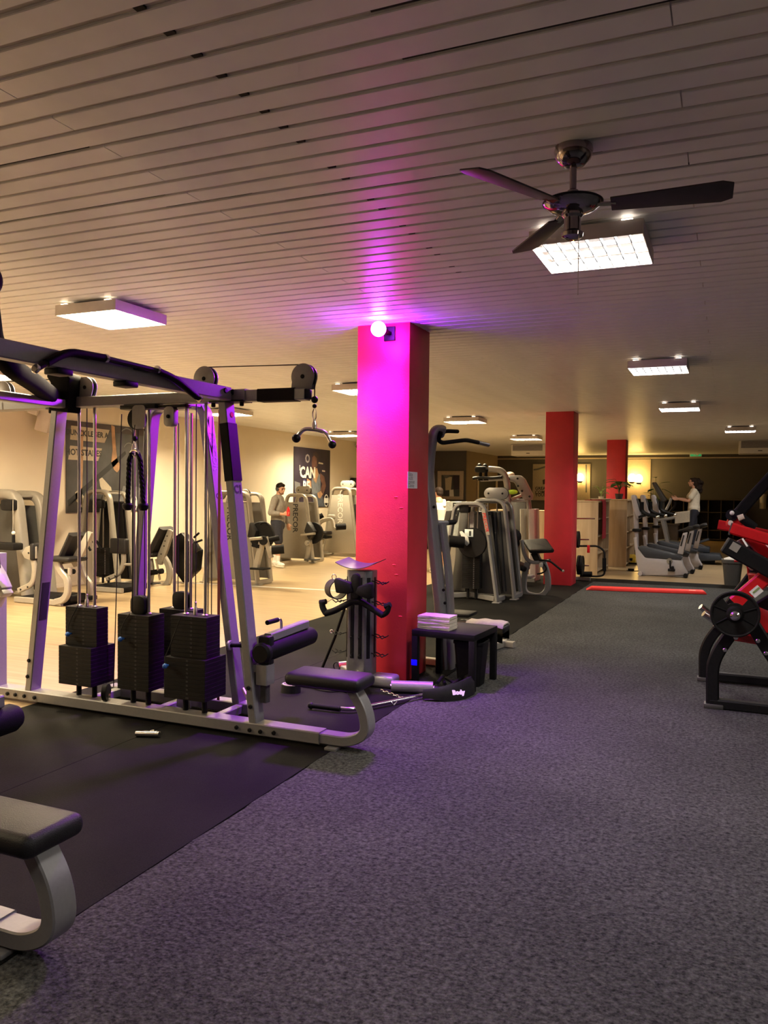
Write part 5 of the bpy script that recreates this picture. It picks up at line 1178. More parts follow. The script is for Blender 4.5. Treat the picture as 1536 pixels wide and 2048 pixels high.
def leafm(b, base, d, L, wd, droop=.3):
    d = Vector(d).normalized(); side = d.cross(Vector((0, 0, 1)))
    side = side.normalized() if side.length > .01 else Vector((1, 0, 0))
    pts = []
    for i in range(6):
        f = i/5; w_ = wd*math.sin(PI*min(.98, f*.92+.06)); c = Vector(base)+d*(L*f)+Vector((0, 0, -droop*L*f*f))
        pts.append((c-side*w_, c+Vector((0, 0, -.15*w_)), c+side*w_))
    vs = [p for row in pts for p in row]; fs = []
    for i in range(5):
        for j in range(2): q = i*3+j; fs.append((q, q+1, q+4, q+3))
    b.add(vs, fs)
def plant(name, lab, c, H, n, L, wd, m, pot_r=.09, pot_h=.12, potm='pot', up=.9):
    t = T(name, lab, 'plant', c); c = Vector(c)
    t.part('pot', MB().lathe([(0, 0), (pot_r*.75, 0), (pot_r, pot_h), (pot_r*.9, pot_h), (pot_r*.85, pot_h*.85), (0, pot_h*.85)], c, n=18), potm)
    st = MB()
    for i in range(n):
        a = i*2.4; r = random.Random(i+int(H*100)); hh = H*(.35+.65*r.random()); tip = c+Vector((math.cos(a)*.09, math.sin(a)*.09, pot_h+hh))
        st.tube(bez(c+Vector((0, 0, pot_h*.8)), c+Vector((0, 0, pot_h+hh*.6)), tip, 4), .005, 5)
        lf = MB(); leafm(lf, tip, (math.cos(a), math.sin(a), up*(r.random()-.25)), L*(.7+.5*r.random()), wd); t.part('leaf', lf, m, smooth=60)
    t.part('stems', st, m)
c = ony(1238, 998, 18.3); plant('potted_plant', 'dark green broad-leaved potted plant on the farther bookcase', (c.x, 18.3, 1.475), .34, 16, .26, .075, 'green')
c = ony(1212, 996, 17.3); plant('small_plant', 'small pale green trailing plant on the cream plate', (-2.42, 17.15, 1.475), .26, 12, .14, .03, 'palegreen', .06, .07, 'towel')
single('plate', MB().lathe([(0, 0), (.14, 0), (.22, .03), (.215, .038), (.13, .012), (0, .012)], (-2.42, 17.15, 1.452), n=24), 'towel', 'cream plate under the small pale plant', 'plate')
for o in D.objects:
    if o.name == 'small_plant': o.location.z = 1.466
c = ony(1312, 1002, 21.5); plant('tall_plant', 'dark leafy plant behind the exercise bike consoles', (c.x, 21.5, 0.0), c.z+.55, 16, .30, .07, 'green', .18, .35)
# ================================================================== weight tree
y = 14.9
t = T('weight_tree', 'black weight tree with pegs and discs behind the middle red pillar', 'weight rack', (W(1156, 1160, y).x, y, 0))
xp = W(1150, 1100, y).x
t.part('post', MB().bar([(xp-.10, y, .04), (xp-.10, y, 1.35)], .07, .08, up=(0, 1, 0)), 'blackm'); t.part('base', MB().bar([(xp-.35, y, .035), (W(1181, 1160, y).x, y-.05, .035)], .10, .06), 'silver'); t.part('base_bar', MB().bar([(xp-.1, y-.3, .035), (xp-.1, y+.4, .035)], .08, .06), 'silver')
for py, xr in ((1037, 1190), (1079, 1178), (1131, 1178)): t.part('peg', MB().rod((xp-.1, y, W(1150, py, y).z), W(xr, py, y), .014, 10), 'chrome')
t.part('loop_handle', MB().tube(rounded(Wl([(1156, 1092), (1196, 1092), (1209, 1102), (1209, 1150), (1196, 1153), (1160, 1152)], y-.1), .14, 6), .018, 10), 'blackm'); t.part('loop_grip', MB().rod(W(1208.5, 1116, y-.1), W(1208.5, 1142, y-.1), .034, 14), 'foam')
t.part('foam_stop', MB().rod(W(1166, 1148, y-.15), W(1184, 1148, y-.15), .045, 14), 'foam'); t.part('red_tag', MB().box(W(1177, 1098, y-.12), (.05, .01, .14), None, .003), 'hred')
for k, (px, py, r) in enumerate(((1156, 1079, .155), (1150, 1079, .16), (1158, 1130, .18), (1164, 1131, .18))):
    c = W(px, py, y); tt = T('weight_disc', ('outer small black weight disc on the middle peg of the tree', 'inner small black weight disc on the middle peg of the tree', 'inner big black weight disc on the lowest peg of the tree', 'outer big black weight disc on the lowest peg of the tree')[k], 'weight disc', (c.x, y, c.z-r), group='weight discs on the tree')
    tt.part('disc', MB().lathe([(.016, -.02), (r*.75, -.014), (r*.8, -.022), (r, -.02), (r, .02), (r*.8, .022), (r*.75, .014), (.016, .02)], (c.x, y, c.z), (1, 0, 0), 28), 'plate'); tt.part('hub', MB().lathe([(.016, -.024), (.04, -.024), (.04, .024), (.016, .024)], (c.x, y, c.z), (1, 0, 0), 18), 'blackm')
# red floor bar
a_, b_ = onz(1172, 1181), onz(1415, 1190)
t = T('red_floor_bar', 'long low red foam bar with slanted ends lying across the carpet', 'floor bar', tuple((a_+b_)/2))
d = (b_-a_); L = d.length; d.normalize(); n = Vector((-d.y, d.x, 0))
t.part('bar', MB().prism([(0, 0), (L, 0), (L-.04, .055), (.09, .055)], .22, a_+n*.12+Vector((0, 0, .003)), d, (0, 0, 1), .012), 'redmat')
t.part('print_mark', MB().box(a_+d*(L-.22)+n*.06+Vector((0, 0, .059)), (.10, .05, .001), rotz(math.atan2(d.y, d.x))), 'towel')

# ================================================================== exercise bikes
def bike(loc_px, lab, towel=False):
    y = 16.45; t = T('exercise_bike', lab, 'exercise bike', (-1.1, y, 0), group='row of exercise bikes')
    def pr(pts, th, nm, m, bev=.012, off=0): P = Wl(pts, y); o = Vector((0, y+off, 0)); return t.part(nm, MB().prism([(p.x, p.z) for p in P], th, o, (1, 0, 0), (0, 0, 1), bev), m)
    pr([(1268, 1074), (1275, 1074), (1277, 1095), (1291, 1114), (1364, 1119), (1368, 1132), (1376, 1146), (1374, 1149), (1352, 1150), (1283, 1150), (1277, 1140), (1272, 1110)], .22, 'body_shell', 'bike', .02)
    pr([(1276, 1094), (1282, 1091), (1340, 1105), (1366, 1113), (1363, 1119), (1292, 1114)], .26, 'top_cover', 'bluegrey', .014)
    pr([(1266, 1000), (1272, 1000), (1277, 1040), (1277, 1092), (1271, 1092), (1268, 1050)], .14, 'front_post', 'bike', .02)
    pr([(1263, 992), (1267, 989), (1272, 991), (1280, 1020), (1283, 1036), (1276, 1038), (1268, 1020)], .30, 'console', 'bike', .02)
    t.part('console_screen', MB().prism(rpoly(.22, .26, .04), .02, W(1276.5, 1010, y)+Vector((.01, 0, 0)), (0, 1, 0), (-.3, 0, 1), .006), 'ink'); t.part('bottle_holder', MB().box(W(1274, 1060, y), (.16, .26, .06), None, .02), 'black')
    for s in (-1, 1):
        o = Vector((0, s*.16, 0)); t.part('handlebar', MB().tube(rounded([p+o for p in Wl([(1283.5, 1004), (1283.5, 1022), (1292, 1028), (1315, 1034)], y)], .05), .026, 12), 'black'); t.part('grip_end', MB().sphere(W(1315, 1034, y)+o, .03, 10, 8), 'chrome')
    t.part('handlebar_stem', MB().bar(Wl([(1278, 1034), (1292, 1030)], y), .30, .05), 'blackm')
    pr([(1355, 1107), (1366, 1066), (1376, 1064), (1366, 1109)], .12, 'seat_post', 'bike', .012); t.part('post_slot', MB().bar([p+Vector((0, -.062, 0)) for p in Wl([(1362, 1092), (1368, 1070)], y)], .03, .004, up=(0, 1, 0)), 'ink')
    sd = Wl([(1356, 1062), (1372, 1059), (1386, 1056)], y); t.part('saddle', MB().sweep([sd[0], (sd[0]+sd[1])/2, sd[1], (sd[1]+sd[2])/2, sd[2]], [(.10*math.cos(i*PI/6), .045*math.sin(i*PI/6)) for i in range(12)], scale=[.35, .55, .85, 1.15, 1.0]), 'vinyl', smooth=60)
    t.part('crank_disc', MB().disc(W(1340, 1121, y)+Vector((0, -.12, 0)), (0, 1, 0), .055, .03, 20), 'shroud'); t.part('crank', MB().bar(Wl([(1340, 1121), (1341, 1142)], y-.14), .03, .03, up=(0, 1, 0)), 'blackm'); t.part('pedal', MB().box(W(1343, 1140, y-.22), (.13, .10, .05), None, .012), 'black'); t.part('pedal_strap', MB().box(W(1345, 1136, y-.22), (.05, .11, .07), None, .015), 'black')
    for px in (1282, 1372): t.part('floor_wheel' if px < 1300 else 'floor_foot', MB().rod(Vector((W(px, 1149, y).x, y-.22, .045)), Vector((W(px, 1149, y).x, y+.22, .045)), .042, 14), 'bike' if px < 1300 else 'black')
    t.part('floor_rail', MB().bar([(W(1290, 1150, y).x, y-.05, .02), (W(1368, 1150, y).x, y-.05, .02)], .06, .035), 'silver')
    if loc_px:
        q = onz(*loc_px)-onz(1373, 1152); t.o.location = Vector((-1.1, y, 0))+Vector((q.x, q.y, 0))
    return t
bike(None, 'nearest exercise bike with grey shell and the lowest saddle'); b2 = bike((1386, 1144), 'middle exercise bike of the row of three'); bike((1402, 1136), 'farthest exercise bike of the row of three')
c = ony(1365, 1024, 19.93)
b = MB(); bm = bmesh.new(); bmesh.ops.create_grid(bm, x_segments=10, y_segments=12, size=.5)
for v in bm.verts:
    a, q = v.co.x*.32, v.co.y*.60; s_ = max(-1, min(1, q/.05)); v.co = Vector((c.x+a, 19.93+.05*s_+.006*math.sin(a*40), c.z+.01-max(0, abs(q)-.05)+a*.16))
bmesh.ops.solidify(bm, geom=bm.faces[:], thickness=.01); b.bm(bm)
single('bike_towel', b, 'towel', 'cream towel hung over the handrail of the stepper behind the bike saddles', 'towel', smooth=60)
# cross trainer under the woman
y = 20.2
t = T('cross_trainer', 'grey and blue stepper with big console, used by the woman with dark hair', 'cardio machine', (W(1370, 1120, y).x, y, 0))
t.part('deck', MB().prism([(p.x, p.z) for p in Wl([(1314, 1080), (1330, 1079), (1420, 1094), (1420, 1104), (1316, 1094)], y)], .62, (0, y, 0), (1, 0, 0), (0, 0, 1), .02), 'bluegrey')
t.part('base_rail', MB().bar([(W(1312, 1120, y).x, y-.2, .05), (W(1430, 1120, y).x, y-.2, .05)], .10, .09), 'bluegrey'); t.part('base_rail', MB().bar([(W(1312, 1120, y).x, y+.2, .05), (W(1430, 1120, y).x, y+.2, .05)], .10, .09), 'bluegrey')
for s in (-.27, .27): t.part('upright', MB().bar([p+Vector((0, s, 0)) for p in Wl([(1337, 1084), (1326, 1038)], y)], .08, .10, up=(0, 1, 0)), 'silver')
t.part('handrail', MB().tube(rounded([p+Vector((0, -.27, 0)) for p in Wl([(1316, 1040), (1340, 1037), (1356, 1033), (1380, 1027)], y)], .1), .035), 'silver'); t.part('handrail', MB().tube(rounded([p+Vector((0, .27, 0)) for p in Wl([(1316, 1040), (1340, 1037), (1356, 1033)], y)], .1), .035), 'silver')
P = Wl([(1305, 966), (1311, 964), (1334, 1000), (1326, 1006)], y); t.part('console', MB().prism([(p.x, p.z) for p in P], .55, (0, y, 0), (1, 0, 0), (0, 0, 1), .02), 'darkshroud'); t.part('console_mast', MB().bar(Wl([(1320, 1000), (1322, 1040)], y), .2, .1, up=(0, 1, 0)), 'darkshroud')
t.part('moving_arm', MB().tube(rounded(Wl([(1332, 1020), (1340, 1004), (1342, 996)], y-.25), .06), .03), 'silver'); t.part('moving_arm', MB().tube(rounded(Wl([(1336, 1028), (1350, 1012), (1350, 1002)], y+.2), .06), .03), 'blackm')
t.part('flywheel', MB().disc(W(1397, 1108, y-.15), (0, 1, 0), .24, .14, 30, .03), 'darkshroud'); t.part('flywheel_cap', MB().disc(W(1398, 1108, y-.24), (0, 1, 0), .10, .03, 20), 'bike')
t.part('pedal_arm', MB().bar(Wl([(1394, 1086), (1418, 1078)], y-.15), .12, .05), 'bluegrey'); t.part('rear_deck', MB().prism([(p.x, p.z) for p in Wl([(1398, 1106), (1440, 1108), (1446, 1119), (1398, 1121)], y-.4)], .7, (0, y-.3, 0), (1, 0, 0), (0, 0, 1), .02), 'bluegrey')
# floor clutter and bin
t = T('carry_case', 'small yellow and black case on the wooden floor beside the bookcase', 'case', tuple(onz(1260, 1128)))
c = onz(1260, 1128); t.part('body', MB().box(c+Vector((0, 0, .12)), (.24, .12, .20), rotz(.2), .03), 'yellow'); t.part('dark_window', MB().box(c+Vector((0, -.066, .11)), (.12, .01, .06), rotz(.2), .01), 'black'); t.part('base', MB().box(c+Vector((.17, -.02, .02)), (.36, .2, .035), None, .01), 'black')
t = T('power_cord', 'black adapter with thin cord lying on the wooden floor by the bikes', 'cord', tuple(onz(1262, 1140)))
c = onz(1262, 1139, .02); t.part('adapter', MB().box(c, (.12, .06, .04), None, .008), 'black'); t.part('cord', MB().tube(rounded([c+Vector((-.08, -.02, -.012)), c+Vector((-.06, -.2, -.012)), c+Vector((.12, -.2, -.012)), c+Vector((.2, .05, -.012)), c+Vector((.25, .5, -.012))], .1), .007, 6), 'black')
c = onz(1464, 1170)
t = T('trash_bin', 'dark grey tapered trash bin with bright top on the edge of the wooden floor', 'bin', tuple(c))
A = [(c.x+x*.125, c.y+v*.115, .0) for x, v in rpoly(2, 2, .5)]; B = [(c.x+x*.165, c.y+v*.15, .42) for x, v in rpoly(2, 2, .5)]; k = len(A)
t.part('body', MB().add(A+B, [(i, (i+1) % k, k+(i+1) % k, k+i) for i in range(k)]+[tuple(reversed(range(k)))]), 'darkshroud'); t.part('rim', MB().sweep([(c.x+x*.168, c.y+v*.153, .425) for x, v in rpoly(2, 2, .5)], [(-.012, -.03), (.012, -.03), (.012, .03), (-.012, .03)], closed=True), 'darkshroud'); t.part('lid', MB().lathe([(0, 0), (.15, 0), (.145, .02), (.06, .05), (0, .055)], (c.x, c.y, .45), n=26), 'paper', 'pale lid')
# lockers along the end wall
t = T('cube_shelf', 'dark cube shelf along the end wall behind the bikes', 'shelf', (-.4, 29.9, 0))
xa, xb = -3.0, .62; nx = 9; zs = [0.05, .36, .98, 1.41]
t.part('back_panel', MB().span((xa, 30.12, 0), (xb, 30.15, 1.42)), 'lockgap')
for i in range(nx+1): x = xa+(xb-xa)*i/nx; t.part('divider', MB().span((x-.014, 29.75, .02), (x+.014, 30.12, 1.41), .002), 'lockers')
for z in zs: t.part('shelf_board', MB().span((xa, 29.745, z-.014), (xb, 30.12, z+.014), .002), 'lockers')
t = T('low_cabinet', 'dark brown low cabinet standing behind the exercise bikes by the bookcase', 'cabinet', (-1.8, 23, 0))
t.part('body', MB().span((-2.4, 22.9, 0.05), (-1.2, 23.4, .75), .01), 'lockers'); t.part('top', MB().span((-2.43, 22.87, .75), (-1.17, 23.43, .79), .004), 'lockers'); t.part('plinth', MB().span((-2.38, 22.95, 0), (-1.22, 23.38, .05)), 'ink')
for k in range(3): t.part('door', MB().span((-2.38+k*.40, 22.885, .08), (-2.0+k*.40, 22.905, .73), .004), 'lockers')
c = ony(1526, 1003, 30.1)
t = T('dispenser', 'white wall dispenser on the end wall at the right picture edge', 'dispenser', (c.x, 30.1, c.z-.3))
t.part('tank', MB().lathe([(0, -.05), (.09, -.05), (.12, .25), (0, .25)], c, n=18), 'white'); t.part('nozzle', MB().lathe([(0, -.25), (.075, -.25), (.08, -.05), (0, -.05)], c, n=16), 'towel'); t.part('wall_plate', MB().span((c.x-.1, 30.12, c.z-.25), (c.x+.1, 30.2, c.z+.25), .01), 'white')
# ================================================================== red plate-loaded machine on the right
Y0, Y9 = 6.45, 7.35
t = T('plate_loaded_machine', 'red and black plate-loaded press machine cut by the right picture edge', 'weight machine', (.3, 6.9, 0))
def bb(pts, y, w, h, nm, m, r=.1, up=(0, 1, 0), bev=.012): return t.part(nm, MB().bar(rounded([p if isinstance(p, Vector) else W(p[0], p[1], y) for p in pts], r, 7), w, h, up=up, bev=bev), m)
f0 = [(1425, 1405), (1425, 1330), (1438, 1300), (1482, 1238)]
bb(f0, Y0, .092, .075, 'front_leg', 'blackm', .22)
bb([(1408, 1356), (1408, 1302), (1420, 1276), (1452, 1238)], Y9, .085, .075, 'front_leg', 'blackm', .22)
bb([(1420, 1405), (1640, 1430)], Y0, .08, .075, 'base_rail', 'blackm', up=(0, 0, 1)); bb([(1425, 1352), (1640, 1372)], Y9, .08, .075, 'base_rail', 'blackm', up=(0, 0, 1))
t.part('rubber_foot', MB().box(Vector((W(1427, 1412, Y0).x, Y0, .02)), (.14, .10, .04), None, .012), 'darkshroud'); t.part('rubber_foot', MB().box(Vector((W(1410, 1362, Y9).x, Y9, .02)), (.13, .10, .04), None, .012), 'darkshroud')
bb([(1500, 1240), (1545, 1312), (1620, 1420)], Y0, .10, .075, 'rear_leg', 'blackm'); bb([(1490, 1205), (1540, 1275), (1600, 1360)], Y9, .10, .075, 'rear_leg', 'blackm')
bb([(1462, 1270), (1640, 1300)], Y0+.12, .07, .07, 'cross_rail', 'hred', up=(0, 0, 1)); t.part('cross_tube', MB().rod(W(1470, 1262, Y0+.05), W(1440, 1240, Y9), .035), 'blackm')
bolts(t, [W(1450, 1300, Y0-.04), W(1516, 1282, Y0-.04), W(1532, 1307, Y0-.04), W(1472, 1276, Y0-.05), W(1430, 1252, Y9-.04)], (0, 1, 0), .016, 'chrome')
# loading horns
for q in ((1436, 1240, 1401, 1213, Y9-.15), (1442, 1250, 1407, 1227, Y9-.40)): t.part('plate_horn', MB().rod(W(q[0], q[1], q[4]), W(q[2], q[3], q[4]-.05), .026, 14), 'chrome')
c = W(1470, 1228, Y0-.16)
t.part('plate_horn', MB().rod(c+Vector((0, .3, 0)), c+Vector((0, -.10, 0)), .025, 16), 'chrome'); t.part('horn_cap', MB().lathe([(.033, 0), (.033, .015), (.020, .03), (0, .033)], c+Vector((0, -.09, 0)), (0, -1, 0), 20), 'chrome')
# lower red lever
LV = [W(1470, 1206, Y0+.10), W(1545, 1142, Y0+.10), W(1640, 1060, Y0+.10)]
t.part('lever', MB().bar(LV, .11, .08, up=(0, 1, 0), bev=.012), 'hred'); t.part('label', MB().bar([W(1504, 1190, Y0+.055), W(1521, 1176, Y0+.055)], .06, .004, up=(0, 1, 0), bev=.001), 'paper', 'white warning label with green band'); t.part('label_band', MB().bar([W(1506, 1186, Y0+.052), W(1519, 1175, Y0+.052)], .014, .004, up=(0, 1, 0), bev=.001), 'palegreen')
t.part('lever_plate', MB().prism([(p.x, p.z) for p in Wl([(1470, 1250), (1490, 1205), (1520, 1215), (1545, 1225), (1545, 1262), (1515, 1272)], Y0+.3)], .03, (0, Y0+.3, 0), (1, 0, 0), (0, 0, 1), .006), 'hred')
bb([(1500, 1252), (1512, 1220), (1560, 1190)], Y0+.45, .10, .07, 'inner_arm', 'blackm', .1); bb([(1440, 1238), (1500, 1160), (1560, 1080)], Y9-.1, .10, .07, 'rear_arm', 'blackm', .1)
# upper arms
bb([(1462, 1056), (1600, 1098)], Y0+.12, .095, .085, 'press_arm', 'hred', up=(0, 0, 1)); bb([(1436, 1049), (1470, 1055), (1560, 1075)], Y9, .085, .08, 'press_arm', 'hred', up=(0, 0, 1))
t.part('arm_cap', MB().box(W(1461, 1058, Y0+.12), (.012, .085, .09), roty(.25)), 'darkshroud')
t.part('arm_bolt', MB().disc(W(1461, 1046, Y0+.2), (0, 1, 0), .02, .04, 12), 'towel'); t.part('hinge_block', MB().box(W(1470, 1044, Y0+.45), (.12, .16, .10), roty(.3), .02), 'hred')
bb([(1466, 1040), (1500, 1000), (1560, 935)], Y0+.5, .085, .11, 'handle_arm', 'foam'); t.part('handle_grip', MB().rod(W(1463, 1030, Y0+.35), W(1480, 1035, Y0+.6), .045, 14), 'foam'); t.part('grip_end', MB().sphere(W(1464, 1026, Y0+.3), .018, 10, 8), 'white')
bb([(1505, 992), (1560, 940)], Y0+.75, .08, .1, 'handle_arm', 'foam')
t.part('grip_band', MB().rod(W(1476, 1037, Y0+.3), W(1488, 1033, Y0+.3), .024), 'towel'); t.part('hand_grip', MB().rod(W(1484, 1036, Y0+.32), W(1510, 1056, Y0+.32), .035, 14), 'foam'); 
# long black box beam with plate
bb([(1452, 1090), (1600, 1172)], Y0+.05, .12, .12, 'box_beam', 'blackm'); t.part('beam_label', MB().bar([W(1462, 1090, Y0-.015), W(1478, 1099, Y0-.015)], .06, .004, up=(0, 1, 0), bev=.001), 'champagne'); t.part('beam_cap', MB().box(W(1451, 1089, Y0+.05), (.02, .11, .11), roty(.5), .006), 'darkshroud')
t.part('damper', MB().rod(W(1478, 1080, Y0+.3), W(1488, 1096, Y0+.3), .035), 'steel')
t.part('seat_pad', MB().prism([(p.x, p.z) for p in Wl([(1484, 1082), (1540, 1092), (1560, 1150), (1540, 1160), (1500, 1110)], Y0+.6)], .3, (0, Y0+.6, 0), (1, 0, 0), (0, 0, 1), .04), 'vinyl'); bb([(1500, 1072), (1545, 1120)], Y0+.35, .10, .06, 'back_frame', 'hred')
t.part('shield', MB().prism([(p.x, p.z) for p in Wl([(1496, 1146), (1524, 1148), (1524, 1160), (1504, 1182), (1498, 1172)], Y0+.5)], .15, (0, Y0+.5, 0), (1, 0, 0), (0, 0, 1), .01), 'hred')
t.part('hose', MB().tube(rounded(Wl([(1468, 1122), (1488, 1121), (1496, 1132), (1497, 1150)], Y0+.55), .08), .010, 10), 'hred'); t.part('pin', MB().lathe([(0, 0), (.02, 0), (.012, .04), (0, .05)], W(1504, 1136, Y0+.4), (-.5, -1, .3), 12), 'towel')
# the loaded disc
t = T('weight_disc', 'black weight disc with a grip slot loaded on the front horn of the red machine', 'weight disc', tuple(c-Vector((0, 0, .168))))
r = .168; nseg = 48
b = MB(); b.lathe([(.150, -.016), (.160, -.020), (r, -.014), (r, .014), (.160, .020), (.150, .016), (.150, -.016)], c, (0, 1, 0), nseg); b.v = b.v[:]; t.part('rim', b, 'plate')
# web with a slot cut in its upper part
bm = bmesh.new(); N = 48; ring = []
for i in range(N):
    a = 2*PI*i/N; ro = .152; ri = .058
    ring.append((a, ri, ro))
def slot(a): # radial opening between the spokes at the top
    d = abs((a-PI/2+PI) % (2*PI)-PI); return d < .62
vf = []; fc = []
for i in range(N):
    a0, a1 = 2*PI*i/N, 2*PI*(i+1)/N; rs = [(.056, .153)]
    if slot((a0+a1)/2): rs = [(.056, .080), (.134, .153)]
    for ri, ro in rs:
        k = len(vf)
        for yy in (-.006, .006):
            for a_, rr in ((a0, ri), (a1, ri), (a1, ro), (a0, ro)): vf.append((c.x+rr*math.cos(a_), c.y+yy, c.z+rr*math.sin(a_)))
        fc += [(k, k+1, k+2, k+3), (k+7, k+6, k+5, k+4), (k, k+4, k+5, k+1), (k+3, k+2, k+6, k+7), (k, k+3, k+7, k+4), (k+1, k+5, k+6, k+2)]
t.part('web', MB().add(vf, fc), 'plate', smooth=0)
t.part('hub', MB().lathe([(.028, -.028), (.045, -.028), (.060, -.012), (.060, .012), (.045, .024), (.028, .024)], c, (0, 1, 0), 30), 'plate')
for a in (.35, PI-.35, PI+.55, -.5): t.part('spoke_rib', MB().bar([c+Vector((.06*math.cos(a), -.010, .06*math.sin(a))), c+Vector((.15*math.cos(a), -.010, .15*math.sin(a)))], .008, .012, up=(0, 1, 0), bev=.002), 'blackm')
# ================================================================== people
def capsule(b, a, c, ra, rc, n=14):
    a, c = Vector(a), Vector(c); b.tube([a, c], 1.0, n, scale=[ra, rc]); b.sphere(a, ra*.995, n, 10); b.sphere(c, rc*.995, n, 10)
def chain(b, pts):
    for (p, r), (q, s) in zip(pts, pts[1:]): capsule(b, p, q, r, s)
def ell(b, c, r, R=None):
    bm = bmesh.new(); bmesh.ops.create_uvsphere(bm, u_segments=20, v_segments=14, radius=1)
    for v in bm.verts: v.co = Vector((v.co.x*r[0], v.co.y*r[1], v.co.z*r[2]))
    b.bm(bm, c, R)
def fuse(b, voxel, smooth=6, name='body'):
    me = b.mesh(name, 0); ob = D.objects.new('tmp', me); COL.objects.link(ob)
    m = ob.modifiers.new('r', 'REMESH'); m.mode = 'VOXEL'; m.voxel_size = voxel; m.use_smooth_shade = True
    s = ob.modifiers.new('s', 'SMOOTH'); s.factor = .5; s.iterations = smooth
    dg = bpy.context.evaluated_depsgraph_get(); dg.update()
    out = D.meshes.new_from_object(ob.evaluated_get(dg)); D.objects.remove(ob); D.meshes.remove(me)
    out.name = name; out.shade_smooth(); return out
def hand(b, w_, d, side, curl, thumb, up=(0, 0, 1), grip=None):
    """palm and five fingers from the wrist; d forward, side = towards the thumb"""
    w_, d, side = Vector(w_), Vector(d).normalized(), Vector(side).normalized(); nrm = d.cross(side).normalized()
    p1 = w_+d*.085
    for k in (-.028, 0, .026): capsule(b, w_+side*k*.55+d*.012, p1+side*k, .017, .0155, 8)
    L = (.066, .078, .072, .056)
    for i, l in enumerate(L):
        q = p1+side*(.032-.021*i); c = 0; pt = q
        for j, f in enumerate((.45, .32, .26)):
            c += curl*(1, 1.1, .8)[j]; dd = d*math.cos(c)-nrm*math.sin(c)*(1 if grip is None else grip); nx = pt+dd*l*f; capsule(b, pt, nx, .0095-.0008*j, .009-.0008*j, 8); pt = nx
    t0 = w_+d*.025+side*.028; t1 = t0+(side*.75+d*.6-nrm*thumb*.5).normalized()*.04; t2 = t1+(d*.8+side*.25-nrm*thumb).normalized()*.035
    capsule(b, t0, t1, .013, .011, 8); capsule(b, t1, t2, .011, .009, 8)
def head(b, c, yaw, pit, s=1.0):
    R = rotz(yaw) @ roty(pit); P = lambda x, y, z: Vector(c)+R @ (Vector((x, y, z))*s)
    ell(b, P(-.012, 0, .030), (.098*s, .076*s, .092*s), R); ell(b, P(.022, 0, -.030), (.068*s, .060*s, .078*s), R); ell(b, P(.045, 0, -.078), (.036*s, .042*s, .030*s), R)
    capsule(b, P(.082, 0, .014), P(.108, 0, -.022), .010*s, .014*s, 8); capsule(b, P(.078, -.036, .030), P(.078, .036, .030), .014*s, .014*s, 8)
    capsule(b, P(.084, -.018, -.052), P(.084, .018, -.052), .011*s, .011*s, 8)
    for q in (-1, 1): ell(b, P(-.008, q*.078, -.005), (.020*s, .010*s, .032*s), R); ell(b, P(.055, q*.045, -.015), (.022*s, .020*s, .018*s), R)
    return P, R
def person(lab, loc, rz, J, bottle=False):
    return T('person', lab, 'person', loc, rz)
def face_bits(t, P, R, s=1.0):
    for q in (-1, 1):
        b = MB(); ell(b, P(.080, q*.032, .004), (.010*s, .014*s, .007*s), R); t.part('eye', b, 'ink', smooth=60)
        b = MB(); b.tube([P(.090, q*.016, .026), P(.092, q*.034, .031), P(.080, q*.052, .024)], .0045*s, 6); t.part('eyebrow', b, 'hair')
    b = MB(); b.tube([P(.088, -.022, -.053), P(.096, 0, -.050), P(.088, .022, -.053)], .0045*s, 6); t.part('mouth', b, lipm)
lipm = mat('lip', (.36, .13, .11), .5)
def legs(b, hips, knees, ankles, k=1.0):
    for h, n, a in zip(hips, knees, ankles): chain(b, [(h, .088*k), (Vector(h).lerp(Vector(n), .45), .072*k), (n, .054*k), (Vector(n).lerp(Vector(a), .32), .056*k), (Vector(n).lerp(Vector(a), .75), .038*k), (a, .034*k)])
def arms(b, sh, el, wr, k=1.0): chain(b, [(sh, .056*k), (Vector(sh).lerp(Vector(el), .4), .050*k), (el, .038*k), (Vector(el).lerp(Vector(wr), .35), .040*k), (wr, .026*k)])
def shoe(t, a, ang, m='white', s=1.0):
    b = MB(); a = Vector(a); d = Vector((math.cos(ang), math.sin(ang), 0)); z = a.z
    ell(b, a+d*.11+Vector((0, 0, -.035)), (.10*s, .046*s, .040*s), rotz(ang)); ell(b, a+d*.0+Vector((0, 0, -.012)), (.065*s, .044*s, .058*s), rotz(ang)); capsule(b, a+d*.02+Vector((0, 0, -.05)), a+d*.15+Vector((0, 0, -.055)), .036*s, .034*s)
    sh_ = t.put('shoe', fuse(b, .008, 4, 'shoe'), m)
    sb = MB().prism([(x*.26*s-.05*s*0, y*.088*s) for x, y in rpoly(1, 1, .42)], .022, a+d*.06+Vector((0, 0, -.078)), d, (-d.y, d.x, 0), .006); under(t.part('sole', sb, 'towel'), sh_)

